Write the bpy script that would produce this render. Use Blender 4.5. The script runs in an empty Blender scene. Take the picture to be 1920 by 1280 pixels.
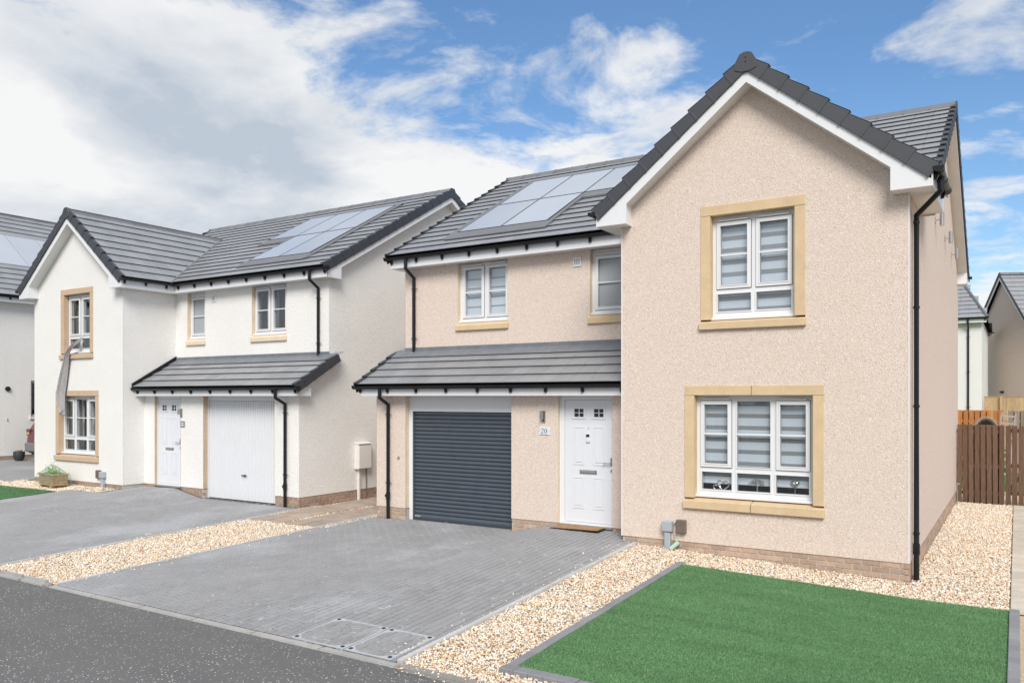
import bpy, bmesh, math, random
import numpy as np
from mathutils import Vector, Matrix

S = bpy.context.scene
C = S.collection
R = math.radians
rnd = random.Random(7)
rng = np.random.default_rng(11)

# ------------------------------------------------------------------ camera
cam = bpy.data.cameras.new('camera'); camo = bpy.data.objects.new('camera', cam); C.objects.link(camo)
S.camera = camo
CAM = Vector((0, 0, 2.12)); YAW = R(32.111)
camo.location = CAM; camo.rotation_euler = (R(90), 0, YAW)
cam.sensor_fit = 'HORIZONTAL'; cam.sensor_width = 36; cam.lens = 36 * 1507.79 / 1920
cam.shift_y = (743.79 - 640) / 1920; cam.clip_end = 2000; cam.clip_start = .05
FW = Vector((-math.sin(YAW), math.cos(YAW), 0)); RT = Vector((math.cos(YAW), math.sin(YAW), 0))

# ------------------------------------------------------------------ sky
SUN_EL, SUN_AZ = R(40), R(148)          # azimuth measured from +Y clockwise
W = bpy.data.worlds.new('World'); S.world = W; W.use_nodes = True
nt = W.node_tree; nt.nodes.clear()
def N(t, **k):
    n = nt.nodes.new(t)
    for a, b in k.items(): setattr(n, a, b)
    return n
def lk(a, b): nt.links.new(a, b)
def mth(op, a, b=None, c=None, clamp=False):
    n = N('ShaderNodeMath', operation=op); n.use_clamp = clamp
    for i, v in enumerate((a, b, c)):
        if v is None: continue
        if hasattr(v, 'links'): lk(v, n.inputs[i])
        else: n.inputs[i].default_value = v
    return n.outputs[0]
sky = N('ShaderNodeTexSky', sky_type='NISHITA'); sky.sun_disc = False
sky.sun_elevation = SUN_EL; sky.sun_rotation = SUN_AZ; sky.altitude = 0; sky.air_density = 1.0; sky.dust_density = .6; sky.ozone_density = 2.5
tc = N('ShaderNodeTexCoord')
def dot(v):
    n = N('ShaderNodeVectorMath', operation='DOT_PRODUCT'); lk(tc.outputs['Generated'], n.inputs[0]); n.inputs[1].default_value = v
    return n.outputs['Value']
dz = dot((0, 0, 1)); dr = dot(RT); df = dot(FW)
den = mth('ADD', mth('MAXIMUM', dz, 0.0), .18)
inv = mth('DIVIDE', 1.0, den)
sc = N('ShaderNodeVectorMath', operation='SCALE'); lk(tc.outputs['Generated'], sc.inputs[0]); lk(inv, sc.inputs['Scale'])
mp = N('ShaderNodeMapping'); lk(sc.outputs[0], mp.inputs[0]); mp.inputs['Location'].default_value = (2.3, .4, 0); mp.inputs['Scale'].default_value = (1, 1, .25)
def noise(scale, detail, rough, dist=0.0, off=0):
    n = N('ShaderNodeTexNoise'); n.inputs['Scale'].default_value = scale; n.inputs['Detail'].default_value = detail
    n.inputs['Roughness'].default_value = rough; n.inputs['Distortion'].default_value = dist
    if off:
        m2 = N('ShaderNodeVectorMath', operation='ADD'); lk(mp.outputs[0], m2.inputs[0]); m2.inputs[1].default_value = (off, off * .7, off * .3); lk(m2.outputs[0], n.inputs['Vector'])
    else: lk(mp.outputs[0], n.inputs['Vector'])
    return n.outputs['Fac']
n1 = noise(2.1, 10, .60, .25)
n2 = noise(.75, 3, .5, .2, 5.3)
n3 = noise(1.15, 6, .52, .4, 11.7)
n4 = noise(2.9, 9, .60, .35, 23.1)
# a bank of cloud thickens towards the west; the blue gap is ahead to the east, unseen cloud elsewhere is added for its light
dzt = mth('MINIMUM', dz, mth('SUBTRACT', 1.55, mth('MULTIPLY', dz, 2.3)))  # cloud added overhead, above the view, to pale the panel reflections
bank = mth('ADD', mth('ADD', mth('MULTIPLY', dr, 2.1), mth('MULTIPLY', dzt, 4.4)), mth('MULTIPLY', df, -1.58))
bank = mth('SUBTRACT', bank, mth('MULTIPLY', mth('MAXIMUM', mth('SUBTRACT', .42, df), 0), 3.2))  # cloud added behind and beside the view to cut the blue light
bank = mth('SUBTRACT', bank, mth('MULTIPLY', mth('MAXIMUM', mth('SUBTRACT', dr, .60), 0), 5.0))  # cloud added far right of the view to warm the shaded side wall
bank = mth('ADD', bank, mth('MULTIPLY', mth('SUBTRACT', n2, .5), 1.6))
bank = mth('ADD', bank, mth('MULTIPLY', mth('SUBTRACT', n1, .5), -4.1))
def smooth(v, a, b, lo=0.0, hi=1.0):
    m = N('ShaderNodeMapRange', interpolation_type='SMOOTHSTEP'); lk(v, m.inputs[0])
    for i, q in enumerate((a, b, lo, hi)): m.inputs[1 + i].default_value = q
    return m.outputs[0]
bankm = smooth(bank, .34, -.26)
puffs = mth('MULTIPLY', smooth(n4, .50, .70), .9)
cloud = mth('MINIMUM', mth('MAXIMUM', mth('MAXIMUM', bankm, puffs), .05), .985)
rim = smooth(bank, -1.5, -.15, 0, .16)                     # thin edges of the bank are brightest
cr = N('ShaderNodeValToRGB'); lk(mth('ADD', n3, rim), cr.inputs[0])
e = cr.color_ramp.elements
e[0].position = .40; e[0].color = (.56, .63, .725, 1); e[1].position = .66; e[1].color = (1, 1, 1, 1)
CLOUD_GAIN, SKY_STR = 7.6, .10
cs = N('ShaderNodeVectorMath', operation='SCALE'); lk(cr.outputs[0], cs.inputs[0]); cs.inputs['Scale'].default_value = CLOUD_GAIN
hs = N('ShaderNodeHueSaturation'); lk(sky.outputs[0], hs.inputs['Color']); hs.inputs['Saturation'].default_value = 1.22; hs.inputs['Value'].default_value = 1.22
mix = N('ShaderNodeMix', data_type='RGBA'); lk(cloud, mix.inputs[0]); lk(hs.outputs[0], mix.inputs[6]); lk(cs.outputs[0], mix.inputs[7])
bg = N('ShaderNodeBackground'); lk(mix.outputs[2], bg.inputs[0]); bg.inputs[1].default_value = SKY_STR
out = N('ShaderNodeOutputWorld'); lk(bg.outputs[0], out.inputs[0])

# ------------------------------------------------------------------ sun
sl = bpy.data.lights.new('sun', 'SUN'); so = bpy.data.objects.new('sun', sl); C.objects.link(so)
sl.energy = 2.7; sl.angle = R(27); sl.color = (1, .95, .885)
sd = Vector((math.sin(SUN_AZ) * math.cos(SUN_EL), math.cos(SUN_AZ) * math.cos(SUN_EL), math.sin(SUN_EL)))
so.rotation_euler = (-sd).to_track_quat('-Z', 'Y').to_euler(); so.location = (0, -10, 30)
VS = S.view_settings; VS.view_transform = 'Standard'; VS.look = 'None'; VS.gamma = 1; VS.use_curve_mapping = False
VS.exposure = 0.3
S.render.engine = 'CYCLES'
S.cycles.max_bounces = 6; S.cycles.transparent_max_bounces = 12

# ------------------------------------------------------------------ materials
def srgb(r, g, b):
    f = lambda c: (c / 255 / 12.92) if c / 255 <= .04045 else ((c / 255 + .055) / 1.055) ** 2.4
    return (f(r), f(g), f(b))
class MT:
    def __init__(s, name):
        s.m = bpy.data.materials.new(name); s.m.use_nodes = True; s.t = s.m.node_tree
        s.b = s.t.nodes['Principled BSDF']; s.geo = None
    def n(s, t, **k):
        n = s.t.nodes.new(t)
        for a, b in k.items(): setattr(n, a, b)
        return n
    def l(s, a, b): s.t.links.new(a, b)
    def pos(s, scale=None):
        g = s.n('ShaderNodeNewGeometry').outputs['Position']
        if scale:
            m = s.n('ShaderNodeMapping'); s.l(g, m.inputs[0]); m.inputs['Scale'].default_value = scale; return m.outputs[0]
        return g
    def noise(s, scale, detail=3, rough=.55, vec=None, stretch=None):
        n = s.n('ShaderNodeTexNoise'); n.inputs['Scale'].default_value = scale; n.inputs['Detail'].default_value = detail; n.inputs['Roughness'].default_value = rough
        s.l(vec if vec is not None else s.pos(stretch), n.inputs['Vector']); return n.outputs['Fac']
    def vor(s, scale, feat='F1', out='Distance', stretch=None):
        n = s.n('ShaderNodeTexVoronoi', feature=feat); n.inputs['Scale'].default_value = scale; s.l(s.pos(stretch), n.inputs['Vector']); return n.outputs[out]
    def ramp(s, fac, stops):
        r = s.n('ShaderNodeValToRGB'); s.l(fac, r.inputs[0]); e = r.color_ramp.elements
        while len(e) < len(stops): e.new(.5)
        for i, (p, c) in enumerate(stops): e[i].position = p; e[i].color = (*c, 1)
        return r.outputs[0]
    def mix(s, fac, a, b, mode='MIX'):
        n = s.n('ShaderNodeMix', data_type='RGBA', blend_type=mode)
        for i, v in ((0, fac), (6, a), (7, b)):
            if hasattr(v, 'links'): s.l(v, n.inputs[i])
            else: n.inputs[i].default_value = v if i == 0 else (*v, 1)
        return n.outputs[2]
    def mul(s, a, b):
        n = s.n('ShaderNodeMath', operation='MULTIPLY')
        for i, v in enumerate((a, b)):
            if hasattr(v, 'links'): s.l(v, n.inputs[i])
            else: n.inputs[i].default_value = v
        return n.outputs[0]
    def objrand(s, col, amt):
        r = s.n('ShaderNodeObjectInfo').outputs['Random']
        m = s.n('ShaderNodeMapRange'); s.l(r, m.inputs[0]); m.inputs[3].default_value = 1 - amt; m.inputs[4].default_value = 1 + amt
        v = s.n('ShaderNodeVectorMath', operation='SCALE')
        if hasattr(col, 'links'): s.l(col, v.inputs[0])
        else: v.inputs[0].default_value = col
        s.l(m.outputs[0], v.inputs['Scale']); return v.outputs[0]
    def color(s, c):
        if hasattr(c, 'links'): s.l(c, s.b.inputs['Base Color'])
        else: s.b.inputs['Base Color'].default_value = (*c, 1)
    def bump(s, h, dist=.01, strength=1):
        b = s.n('ShaderNodeBump'); s.l(h, b.inputs['Height']); b.inputs['Distance'].default_value = dist; b.inputs['Strength'].default_value = strength
        s.l(b.outputs[0], s.b.inputs['Normal'])
    def rough(s, r, spec=None, metal=None):
        if hasattr(r, 'links'): s.l(r, s.b.inputs['Roughness'])
        else: s.b.inputs['Roughness'].default_value = r
        if spec is not None: s.b.inputs['Specular IOR Level'].default_value = spec
        if metal is not None: s.b.inputs['Metallic'].default_value = metal
M = {}
def simple(key, col, rough=.5, var=.06, scale=8, spec=.4, metal=0, bump=0, bscale=200, orand=0):
    t = MT(key); lo = tuple(c * (1 - var) for c in col); hi = tuple(min(1, c * (1 + var)) for c in col)
    c = t.ramp(t.noise(scale, 5), [(.3, lo), (.7, hi)])
    if orand: c = t.objrand(c, orand)
    t.color(c); t.rough(rough, spec, metal)
    if bump: t.bump(t.noise(bscale, 3), bump)
    M[key] = t.m; return t

# pebble dash: chips of pink, cream, tan and white set in render
t = MT('beige_dash'); vc = t.vor(88, out='Color')
sep = t.n('ShaderNodeSeparateColor'); t.l(vc, sep.inputs[0])
chip = t.ramp(sep.outputs[0], [(0, (.54, .42, .35)), (.10, (.64, .52, .445)), (.38, (.715, .60, .525)), (.66, (.71, .60, .515)), (.84, (.76, .675, .605)), (1, (.82, .775, .73))])
big = t.noise(.9, 4)
chip = t.mix(t.mul(big, .35), chip, (.72, .61, .54)); t.color(chip); t.rough(.92, .15)
t.bump(t.vor(88), .008, .65); M['dash'] = t.m
t = MT('white_render'); a = t.noise(26, 5, .62, stretch=(1, 1, 1.8)); cl = t.ramp(t.noise(.7, 5, .6), [(.3, (.765, .755, .735)), (.7, (.835, .825, .805))])
t.color(t.mix(.24, cl, t.ramp(a, [(.35, (.68, .67, .65)), (.6, (.90, .895, .875))]))); t.rough(.9, .15); t.bump(a, .022, .55); M['white_render'] = t.m
def stone(key, c):
    t = MT(key); lo = tuple(x * .90 for x in c); hi = tuple(min(1, x * 1.07) for x in c)
    k = t.ramp(t.noise(5, 6, .65), [(.3, lo), (.7, hi)]); k = t.mix(.12, k, t.ramp(t.noise(160, 2), [(.3, (.3, .24, .16)), (.7, (.9, .8, .6))])); t.color(k); t.rough(.85, .2); t.bump(t.noise(240, 2), .003); M[key] = t.m
stone('stone_buff', (.67, .505, .315)); stone('stone_pink', (.57, .42, .30)); stone('stone_cream', (.76, .64, .49))
def tile(key, c, r=.55, v=.13):
    t = MT(key); k = t.ramp(t.noise(1.4, 6, .7), [(.28, tuple(x * .82 for x in c)), (.72, tuple(x * 1.16 for x in c))])
    k = t.mix(.35, k, t.ramp(t.noise(70, 3), [(.3, tuple(x * .75 for x in c)), (.7, tuple(x * 1.25 for x in c))])); t.color(t.objrand(k, v)); t.rough(r, .95); t.bump(t.noise(180, 3), .0012); M[key] = t.m
tile('roof_tile', (.262, .272, .292), .34, .08); tile('verge', (.030, .035, .045), .5, .06); tile('ridge', (.135, .142, .155))
simple('upvc', (.75, .765, .79), .28, .015, 3, .5)
simple('soffit', (.74, .74, .73), .4, .03, 3, .4)
simple('gutter', (.011, .012, .015), .34, .1, 4, .35)
simple('lead', (.17, .185, .21), .5, .15, 5, .5)
simple('black_steel', (.02, .02, .022), .4, .1)
simple('rebate_seal', (.16, .16, .165), .5, .05)
simple('steel', (.50, .49, .47), .32, .06, 30, .5, 1)
simple('grey_steel', (.42, .42, .42), .45, .12, 30, .5, .7)
simple('shutter', (.068, .084, .106), .30, .06, 5, .5)
simple('mortar', (.50, .46, .41), .9, .12, 30, .2, 0, .004)
t = MT('brick'); k = t.ramp(t.noise(18, 5, .7), [(.25, (.37, .255, .195)), (.5, (.46, .34, .26)), (.75, (.53, .41, .33))]); t.color(t.objrand(k, .16)); t.rough(.9, .15); t.bump(t.noise(140, 3), .004); M['brick'] = t.m
t = MT('dark_brick'); k = t.ramp(t.noise(18, 5, .7), [(.25, (.29, .20, .16)), (.5, (.37, .26, .20)), (.75, (.43, .32, .25))]); t.color(t.objrand(k, .14)); t.rough(.9, .15); t.bump(t.noise(140, 3), .004); M['dark_brick'] = t.m
# glass
t = MT('glass'); t.t.nodes.remove(t.b); o = t.t.nodes['Material Output']
tr = t.n('ShaderNodeBsdfTransparent'); tr.inputs[0].default_value = (.94, .96, .97, 1); gl = t.n('ShaderNodeBsdfGlossy'); gl.inputs['Roughness'].default_value = .02
wv = t.n('ShaderNodeBump'); wv.inputs['Distance'].default_value = .002; t.l(t.noise(2.2, 2), wv.inputs['Height']); t.l(wv.outputs[0], gl.inputs['Normal'])
lwn = t.n('ShaderNodeLayerWeight'); lwn.inputs[0].default_value = .5; pw_ = t.n('ShaderNodeMath', operation='POWER'); t.l(lwn.outputs['Facing'], pw_.inputs[0]); pw_.inputs[1].default_value = 4.0
fr = t.n('ShaderNodeMath', operation='MULTIPLY_ADD'); t.l(pw_.outputs[0], fr.inputs[0]); fr.inputs[1].default_value = .93; fr.inputs[2].default_value = .09
mx = t.n('ShaderNodeMixShader'); t.l(fr.outputs[0], mx.inputs[0]); t.l(tr.outputs[0], mx.inputs[1]); t.l(gl.outputs[0], mx.inputs[2]); t.l(mx.outputs[0], o.inputs[0]); M['glass'] = t.m
simple('dark_glass', (.03, .033, .037), .08, .05, 4, .8)
simple('blind_white', (.70, .74, .80), .8, .02, 5, .2)
simple('blind_sheer', (.31, .32, .335), .8, .05, 5, .2)
simple('frosted', (.36, .39, .41), .55, .05, 5, .4)
t = MT('solar'); k = t.ramp(t.noise(.8, 2), [(.3, (.53, .57, .64)), (.7, (.58, .62, .69))]); t.color(t.objrand(k, .1)); t.rough(.3, 1.0); t.b.inputs['IOR'].default_value = 2.5; t.b.inputs['Coat Weight'].default_value = 1; t.b.inputs['Coat Roughness'].default_value = .2; t.b.inputs['Coat IOR'].default_value = 2.5; t.b.inputs['Metallic'].default_value = .45; M['solar'] = t.m  # bright sky reflection put into the base as a pale, part-metal colour
simple('garage_white', (.735, .755, .785), .3, .015, 3, .5)
simple('door_white', (.71, .735, .78), .3, .012, 3, .5)
simple('wallbox', (.75, .73, .70), .5, .03)
simple('plastic_grey', (.38, .42, .47), .45, .06)
simple('plastic_brown', (.17, .135, .12), .55, .1, 20)
simple('pipe_green', (.42, .58, .50), .4, .05)
t = MT('coir'); k = t.ramp(t.noise(70, 4, .7, stretch=(1, .25, 1)), [(.3, (.22, .12, .055)), (.7, (.56, .36, .19))]); t.color(k); t.rough(.95, .05); t.bump(t.noise(150, 2), .006); M['coir'] = t.m
simple('rubber', (.02, .02, .02), .8, .1)
simple('plate', (.72, .74, .80), .25, .02, 4, .5)
simple('ink', (.045, .055, .09), .4, .02)
simple('white_mark', (.8, .8, .8), .5, .02)
simple('cloth_grey', (.40, .38, .395), .9, .12, 14, .1, 0, .004, 120)
simple('curtain', (.62, .61, .60), .9, .08, 9, .1)
simple('silver', (.70, .70, .67), .25, .05, 5, .5, .8)
simple('chrome', (.62, .62, .6), .18, .05, 5, .5, 1)
simple('wood_planter', (.40, .27, .15), .85, .3, 16, .2, 0, .004, 90)
simple('net', (.16, .42, .36), .7, .15)
simple('leaf', (.30, .42, .10), .6, .35, 20, .3)
simple('pot', (.035, .04, .045), .6, .15)
simple('dry_plant', (.12, .05, .03), .8, .3, 30)
simple('car_red', (.13, .028, .036), .22, .06, 3, .6)
simple('car_grey', (.17, .175, .18), .45, .06)
simple('car_black', (.015, .015, .016), .5, .1)
simple('car_light', (.5, .36, .12), .2, .1)
simple('room', (.10, .10, .10), .9, .1)
simple('room_dark', (.03, .03, .032), .9, .1)
# timber
def wood(key, c, knots=.5):
    t = MT(key); g = t.noise(5, 6, .65, stretch=(14, 14, .9)); k = t.ramp(g, [(.28, tuple(x * .62 for x in c)), (.72, tuple(x * 1.3 for x in c))])
    kn = t.ramp(t.vor(5.2, stretch=(1.4, 1.4, .8)), [(.05, tuple(x * .35 for x in c)), (.11, (1, 1, 1))]); k = t.mix(knots, k, kn, 'MULTIPLY'); t.color(t.objrand(k, .16)); t.rough(.85, .2); t.bump(g, .004); M[key] = t.m
wood('wood_dark', (.150, .092, .064)); wood('wood_orange', (.50, .205, .075)); wood('wood_pale', (.52, .36, .21)); wood('wood_grey', (.30, .235, .19))
# asphalt with pale chippings
t = MT('asphalt'); base = t.ramp(t.noise(95, 4, .7), [(.25, (.10, .10, .102)), (.75, (.185, .185, .186))]); base = t.mix(.5, base, t.ramp(t.noise(.8, 6, .62, stretch=(.35, 1.4, 1)), [(.3, (.112, .112, .114)), (.7, (.178, .178, .178))]))
v = t.n('ShaderNodeTexVoronoi', feature='F1'); v.inputs['Scale'].default_value = 42; v.inputs['Randomness'].default_value = 1; t.l(t.pos((1, 1, 0)), v.inputs['Vector'])
se = t.n('ShaderNodeSeparateColor'); t.l(v.outputs['Color'], se.inputs[0])
near = t.ramp(v.outputs['Distance'], [(.24, (1, 1, 1)), (.31, (0, 0, 0))]); pick = t.ramp(se.outputs[1], [(.60, (0, 0, 0)), (.66, (1, 1, 1))])
patch = t.ramp(t.noise(1.3, 4, .6), [(.33, (.25, .25, .25)), (.6, (1, 1, 1))])
ff = t.mix(1, t.mix(1, near, pick, 'MULTIPLY'), patch, 'MULTIPLY'); t.color(t.mix(ff, base, t.ramp(se.outputs[2], [(0, (.34, .335, .33)), (1, (.78, .77, .75))]))); t.rough(.88, .25); t.bump(t.noise(120, 3), .0015); M['asphalt'] = t.m
# paving
def paver(key, c, eff, v=.07):
    t = MT(key); k = t.ramp(t.noise(2.2, 5, .65), [(.3, tuple(x * .88 for x in c)), (.7, tuple(x * 1.1 for x in c))]); k = t.mix(.3, k, t.ramp(t.noise(190, 3), [(.3, tuple(x * .65 for x in c)), (.7, tuple(x * 1.35 for x in c))]))
    b = t.ramp(t.noise(.62, 5, .62, stretch=(1, .8, 1)), [(.50, (0, 0, 0)), (.66, (eff,) * 3)]); k = t.mix(b, k, (.44, .455, .49))
    t.color(t.objrand(k, v)); t.rough(.82, .3); t.bump(t.noise(160, 3), .003); M[key] = t.m
paver('paver', (.292, .295, .306), .5); paver('paver_edge', (.24, .245, .262), .2)
t = MT('joint'); k = t.ramp(t.noise(5.5, 6, .75), [(.56, (.13, .13, .133)), (.60, (.18, .18, .18)), (.63, (.85, .85, .84))]); t.color(k); t.rough(.95, .1); M['joint'] = t.m
t = MT('cover_joint'); k = t.ramp(t.noise(9, 5, .7), [(.42, (.20, .20, .20)), (.60, (.66, .66, .65))]); t.color(k); t.rough(.9, .1); M['cover_joint'] = t.m
def conc(key, c, orand=.05):
    t = MT(key); k = t.ramp(t.noise(3.5, 6, .7), [(.3, tuple(x * .8 for x in c)), (.7, tuple(x * 1.12 for x in c))]); k = t.mix(.25, k, t.ramp(t.noise(130, 3), [(.3, tuple(x * .6 for x in c)), (.7, tuple(min(1, x * 1.4) for x in c))])); t.color(t.objrand(k, orand)); t.rough(.9, .2); t.bump(t.noise(130, 3), .003); M[key] = t.m
conc('concrete', (.40, .395, .385)); conc('edging_light', (.52, .52, .515)); conc('cover_rim', (.43, .455, .48)); conc('concrete_dark', (.27, .262, .245)); conc('slab_light', (.56, .51, .43), .08)
t = MT('slab'); r0 = t.n('ShaderNodeObjectInfo').outputs['Random']; c1 = t.ramp(r0, [(0, (.42, .33, .25)), (.3, (.30, .275, .255)), (.55, (.46, .35, .26)), (.8, (.34, .32, .305)), (1, (.47, .41, .36))])
k = t.mix(.5, c1, t.ramp(t.noise(2.4, 5, .6, stretch=(1, 2.6, 1)), [(.34, (.24, .23, .225)), (.66, (.53, .40, .29))])); t.color(k); t.rough(.85, .25); t.bump(t.noise(60, 4), .004); M['slab'] = t.m
# gravel: each stone has its own colour
t = MT('gravel'); at = t.n('ShaderNodeAttribute', attribute_name='col'); k = t.mix(.35, at.outputs['Color'], t.ramp(t.noise(90, 3), [(.3, (.45, .36, .28)), (.7, (.92, .87, .80))]), 'MULTIPLY'); t.color(t.mix(.5, at.outputs['Color'], k)); t.rough(.7, .3); M['gravel'] = t.m
simple('gravel_bed', (.62, .48, .34), .95, .3, 60, .1, 0, .01, 90)
t = MT('turf'); at = t.n('ShaderNodeAttribute', attribute_name='col'); k = t.mix(1, at.outputs['Color'], t.ramp(t.noise(1.5, 4, .6, stretch=(.55, 2.2, 1)), [(.3, (.86, .86, .86)), (.7, (1.12, 1.12, 1.12))]), 'MULTIPLY'); t.color(k); t.rough(.6, .25); M['turf'] = t.m
simple('turf_base', (.06, .14, .06), .95, .3, 40, .1)
simple('soil', (.12, .10, .07), .95, .3, 2, .1)
simple('far_grass', (.10, .17, .05), .95, .3, 1, .1)
M['wicker'] = simple('wicker', (.34, .31, .28), .8, .3, 60, .2).m

# ------------------------------------------------------------------ mesh helpers
def link(o, parent=None):
    C.objects.link(o)
    if parent is not None: o.parent = parent
    return o
def tag(o, label=None, cat=None, group=None, kind=None):
    for k, v in (('label', label), ('category', cat), ('group', group), ('kind', kind)):
        if v: o[k] = v
    return o
def empty(name, loc, rz=0):
    o = bpy.data.objects.new(name, None); o.empty_display_size = .2; o.location = loc; o.rotation_euler = (0, 0, rz); return link(o)
class MB:
    def __init__(s, sx=1): s.v = []; s.f = []; s.sx = sx
    def add(s, vs, fs):
        k = len(s.v); s.v += [tuple(p) for p in vs]; s.f += [tuple(i + k for i in f) for f in fs]; return s
    def box(s, x0, x1, y0, y1, z0, z1):
        return s.add([(x0, y0, z0), (x1, y0, z0), (x1, y1, z0), (x0, y1, z0), (x0, y0, z1), (x1, y0, z1), (x1, y1, z1), (x0, y1, z1)],
                     [(0, 3, 2, 1), (4, 5, 6, 7), (0, 1, 5, 4), (1, 2, 6, 5), (2, 3, 7, 6), (3, 0, 4, 7)])
    def poly(s, pts): return s.add(pts, [tuple(range(len(pts)))])
    def prism(s, pts, d):
        n = len(pts); d = Vector(d); q = [tuple(Vector(p) + d) for p in pts]
        return s.add(list(pts) + q, [tuple(range(n))[::-1], tuple(range(n, 2 * n))] + [(i, (i + 1) % n, n + (i + 1) % n, n + i) for i in range(n)])
    def tube(s, path, r, n=10, cap=True, closed=False):
        path = [Vector(p) for p in path]; m = len(path); rs = r if hasattr(r, '__len__') else [r] * m; rings = []
        for i, p in enumerate(path):
            if closed: d = (path[(i + 1) % m] - path[i - 1]).normalized()
            else: d = ((path[min(i + 1, m - 1)] - p).normalized() + (p - path[max(i - 1, 0)]).normalized()).normalized()
            up = Vector((0, 0, 1)) if abs(d.z) < .95 else Vector((0, 1, 0))
            a = d.cross(up).normalized(); b = a.cross(d).normalized()
            k = 1
            if not closed and 0 < i < m - 1:
                c = (path[i + 1] - p).normalized().dot((p - path[i - 1]).normalized()); k = 1 / max(.6, math.sqrt((1 + c) / 2))
            rings.append([p + (a * math.cos(2 * math.pi * j / n) + b * math.sin(2 * math.pi * j / n)) * rs[i] * (1 if k == 1 else (1 + (k - 1) * .5)) for j in range(n)])
        vs = [q for ring in rings for q in ring]; fs = []
        for i in range(m if closed else m - 1):
            for j in range(n): fs.append((i * n + j, i * n + (j + 1) % n, ((i + 1) % m) * n + (j + 1) % n, ((i + 1) % m) * n + j))
        if cap and not closed: fs += [tuple(range(n))[::-1], tuple(range((m - 1) * n, m * n))]
        return s.add(vs, fs)
    def lathe(s, prof, c, n=16):
        vs = []; fs = []
        for r, z in prof:
            for j in range(n): vs.append((c[0] + r * math.cos(2 * math.pi * j / n), c[1] + r * math.sin(2 * math.pi * j / n), c[2] + z))
        for i in range(len(prof) - 1):
            for j in range(n): fs.append((i * n + j, i * n + (j + 1) % n, (i + 1) * n + (j + 1) % n, (i + 1) * n + j))
        fs += [tuple(range(n))[::-1], tuple(range((len(prof) - 1) * n, len(prof) * n))]
        return s.add(vs, fs)
    def cells(s, a0, a1, z0, z1, d0, d1, holes, axis='x'):
        """a wall of real thickness between depths d0 (outside) and d1 with rectangular openings"""
        A = sorted({a0, a1, *[h[0] for h in holes], *[h[1] for h in holes]}); Z = sorted({z0, z1, *[h[2] for h in holes], *[h[3] for h in holes]})
        A = [a for a in A if a0 <= a <= a1]; Z = [z for z in Z if z0 <= z <= z1]
        P = (lambda a, d, z: (a, d, z)) if axis == 'x' else (lambda a, d, z: (d, a, z))
        inside = lambda a, z: any(h[0] < a < h[1] and h[2] < z < h[3] for h in holes)
        solid = {}
        for i in range(len(A) - 1):
            for j in range(len(Z) - 1): solid[i, j] = not inside((A[i] + A[i + 1]) / 2, (Z[j] + Z[j + 1]) / 2)
        for (i, j), ok in solid.items():
            if not ok: continue
            for d in (d0, d1): s.poly([P(A[i], d, Z[j]), P(A[i + 1], d, Z[j]), P(A[i + 1], d, Z[j + 1]), P(A[i], d, Z[j + 1])])
            for di, dj, e in ((-1, 0, (0, 0, 0, 1)), (1, 0, (1, 0, 1, 1)), (0, -1, (0, 0, 1, 0)), (0, 1, (0, 1, 1, 1))):
                if not solid.get((i + di, j + dj), False):
                    p = (A[i + e[0]], Z[j + e[1]]); q = (A[i + e[2]], Z[j + e[3]])
                    s.poly([P(p[0], d0, p[1]), P(q[0], d0, q[1]), P(q[0], d1, q[1]), P(p[0], d1, p[1])])
        return s
    def mesh(s, name, mat, bevel=0, smooth=False, seg=1, merge=False):
        me = bpy.data.meshes.new(name)
        vs = [(p[0] * s.sx, p[1], p[2]) for p in s.v]; me.from_pydata(vs, [], s.f)
        bm = bmesh.new(); bm.from_mesh(me)
        if merge: bmesh.ops.remove_doubles(bm, verts=bm.verts, dist=1e-5)
        bmesh.ops.recalc_face_normals(bm, faces=bm.faces)
        if bevel: bmesh.ops.bevel(bm, geom=list(bm.edges), offset=bevel, segments=seg, affect='EDGES', clamp_overlap=True)
        bm.to_mesh(me); bm.free()
        if smooth: me.polygons.foreach_set('use_smooth', [True] * len(me.polygons)); me.update()
        if smooth and smooth != 'all': me.set_sharp_from_angle(angle=R(38))
        me.materials.append(M[mat] if isinstance(mat, str) else mat); return me
    def build(s, name, mat, parent=None, **k):
        return link(bpy.data.objects.new(name, s.mesh(name, mat, **k)), parent)
def inst(name, me, parent, mtx):
    o = bpy.data.objects.new(name, me); o.matrix_local = mtx; return link(o, parent)
def frame(o, a, b, n): return Matrix((( a[0], b[0], n[0], o[0]), (a[1], b[1], n[1], o[1]), (a[2], b[2], n[2], o[2]), (0, 0, 0, 1)))
def joined(name, me, mats, matid, parent, kind='stuff'):
    """many copies of one small mesh in a single object"""
    nv = len(me.vertices); co = np.empty(nv * 3); me.vertices.foreach_get('co', co); co = co.reshape(-1, 3)
    fs = [tuple(p.vertices) for p in me.polygons]; V = []; F = []
    for k, m in enumerate(mats):
        A = np.array(m); V.append(co @ A[:3, :3].T + A[:3, 3]); F += [tuple(i + k * nv for i in f) for f in fs]
    if not V: return None
    m2 = bpy.data.meshes.new(name); m2.from_pydata(np.concatenate(V).tolist(), [], F); m2.materials.append(M[matid]); m2.update()
    o = link(bpy.data.objects.new(name, m2), parent)
    if kind: o['kind'] = kind
    return o

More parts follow.
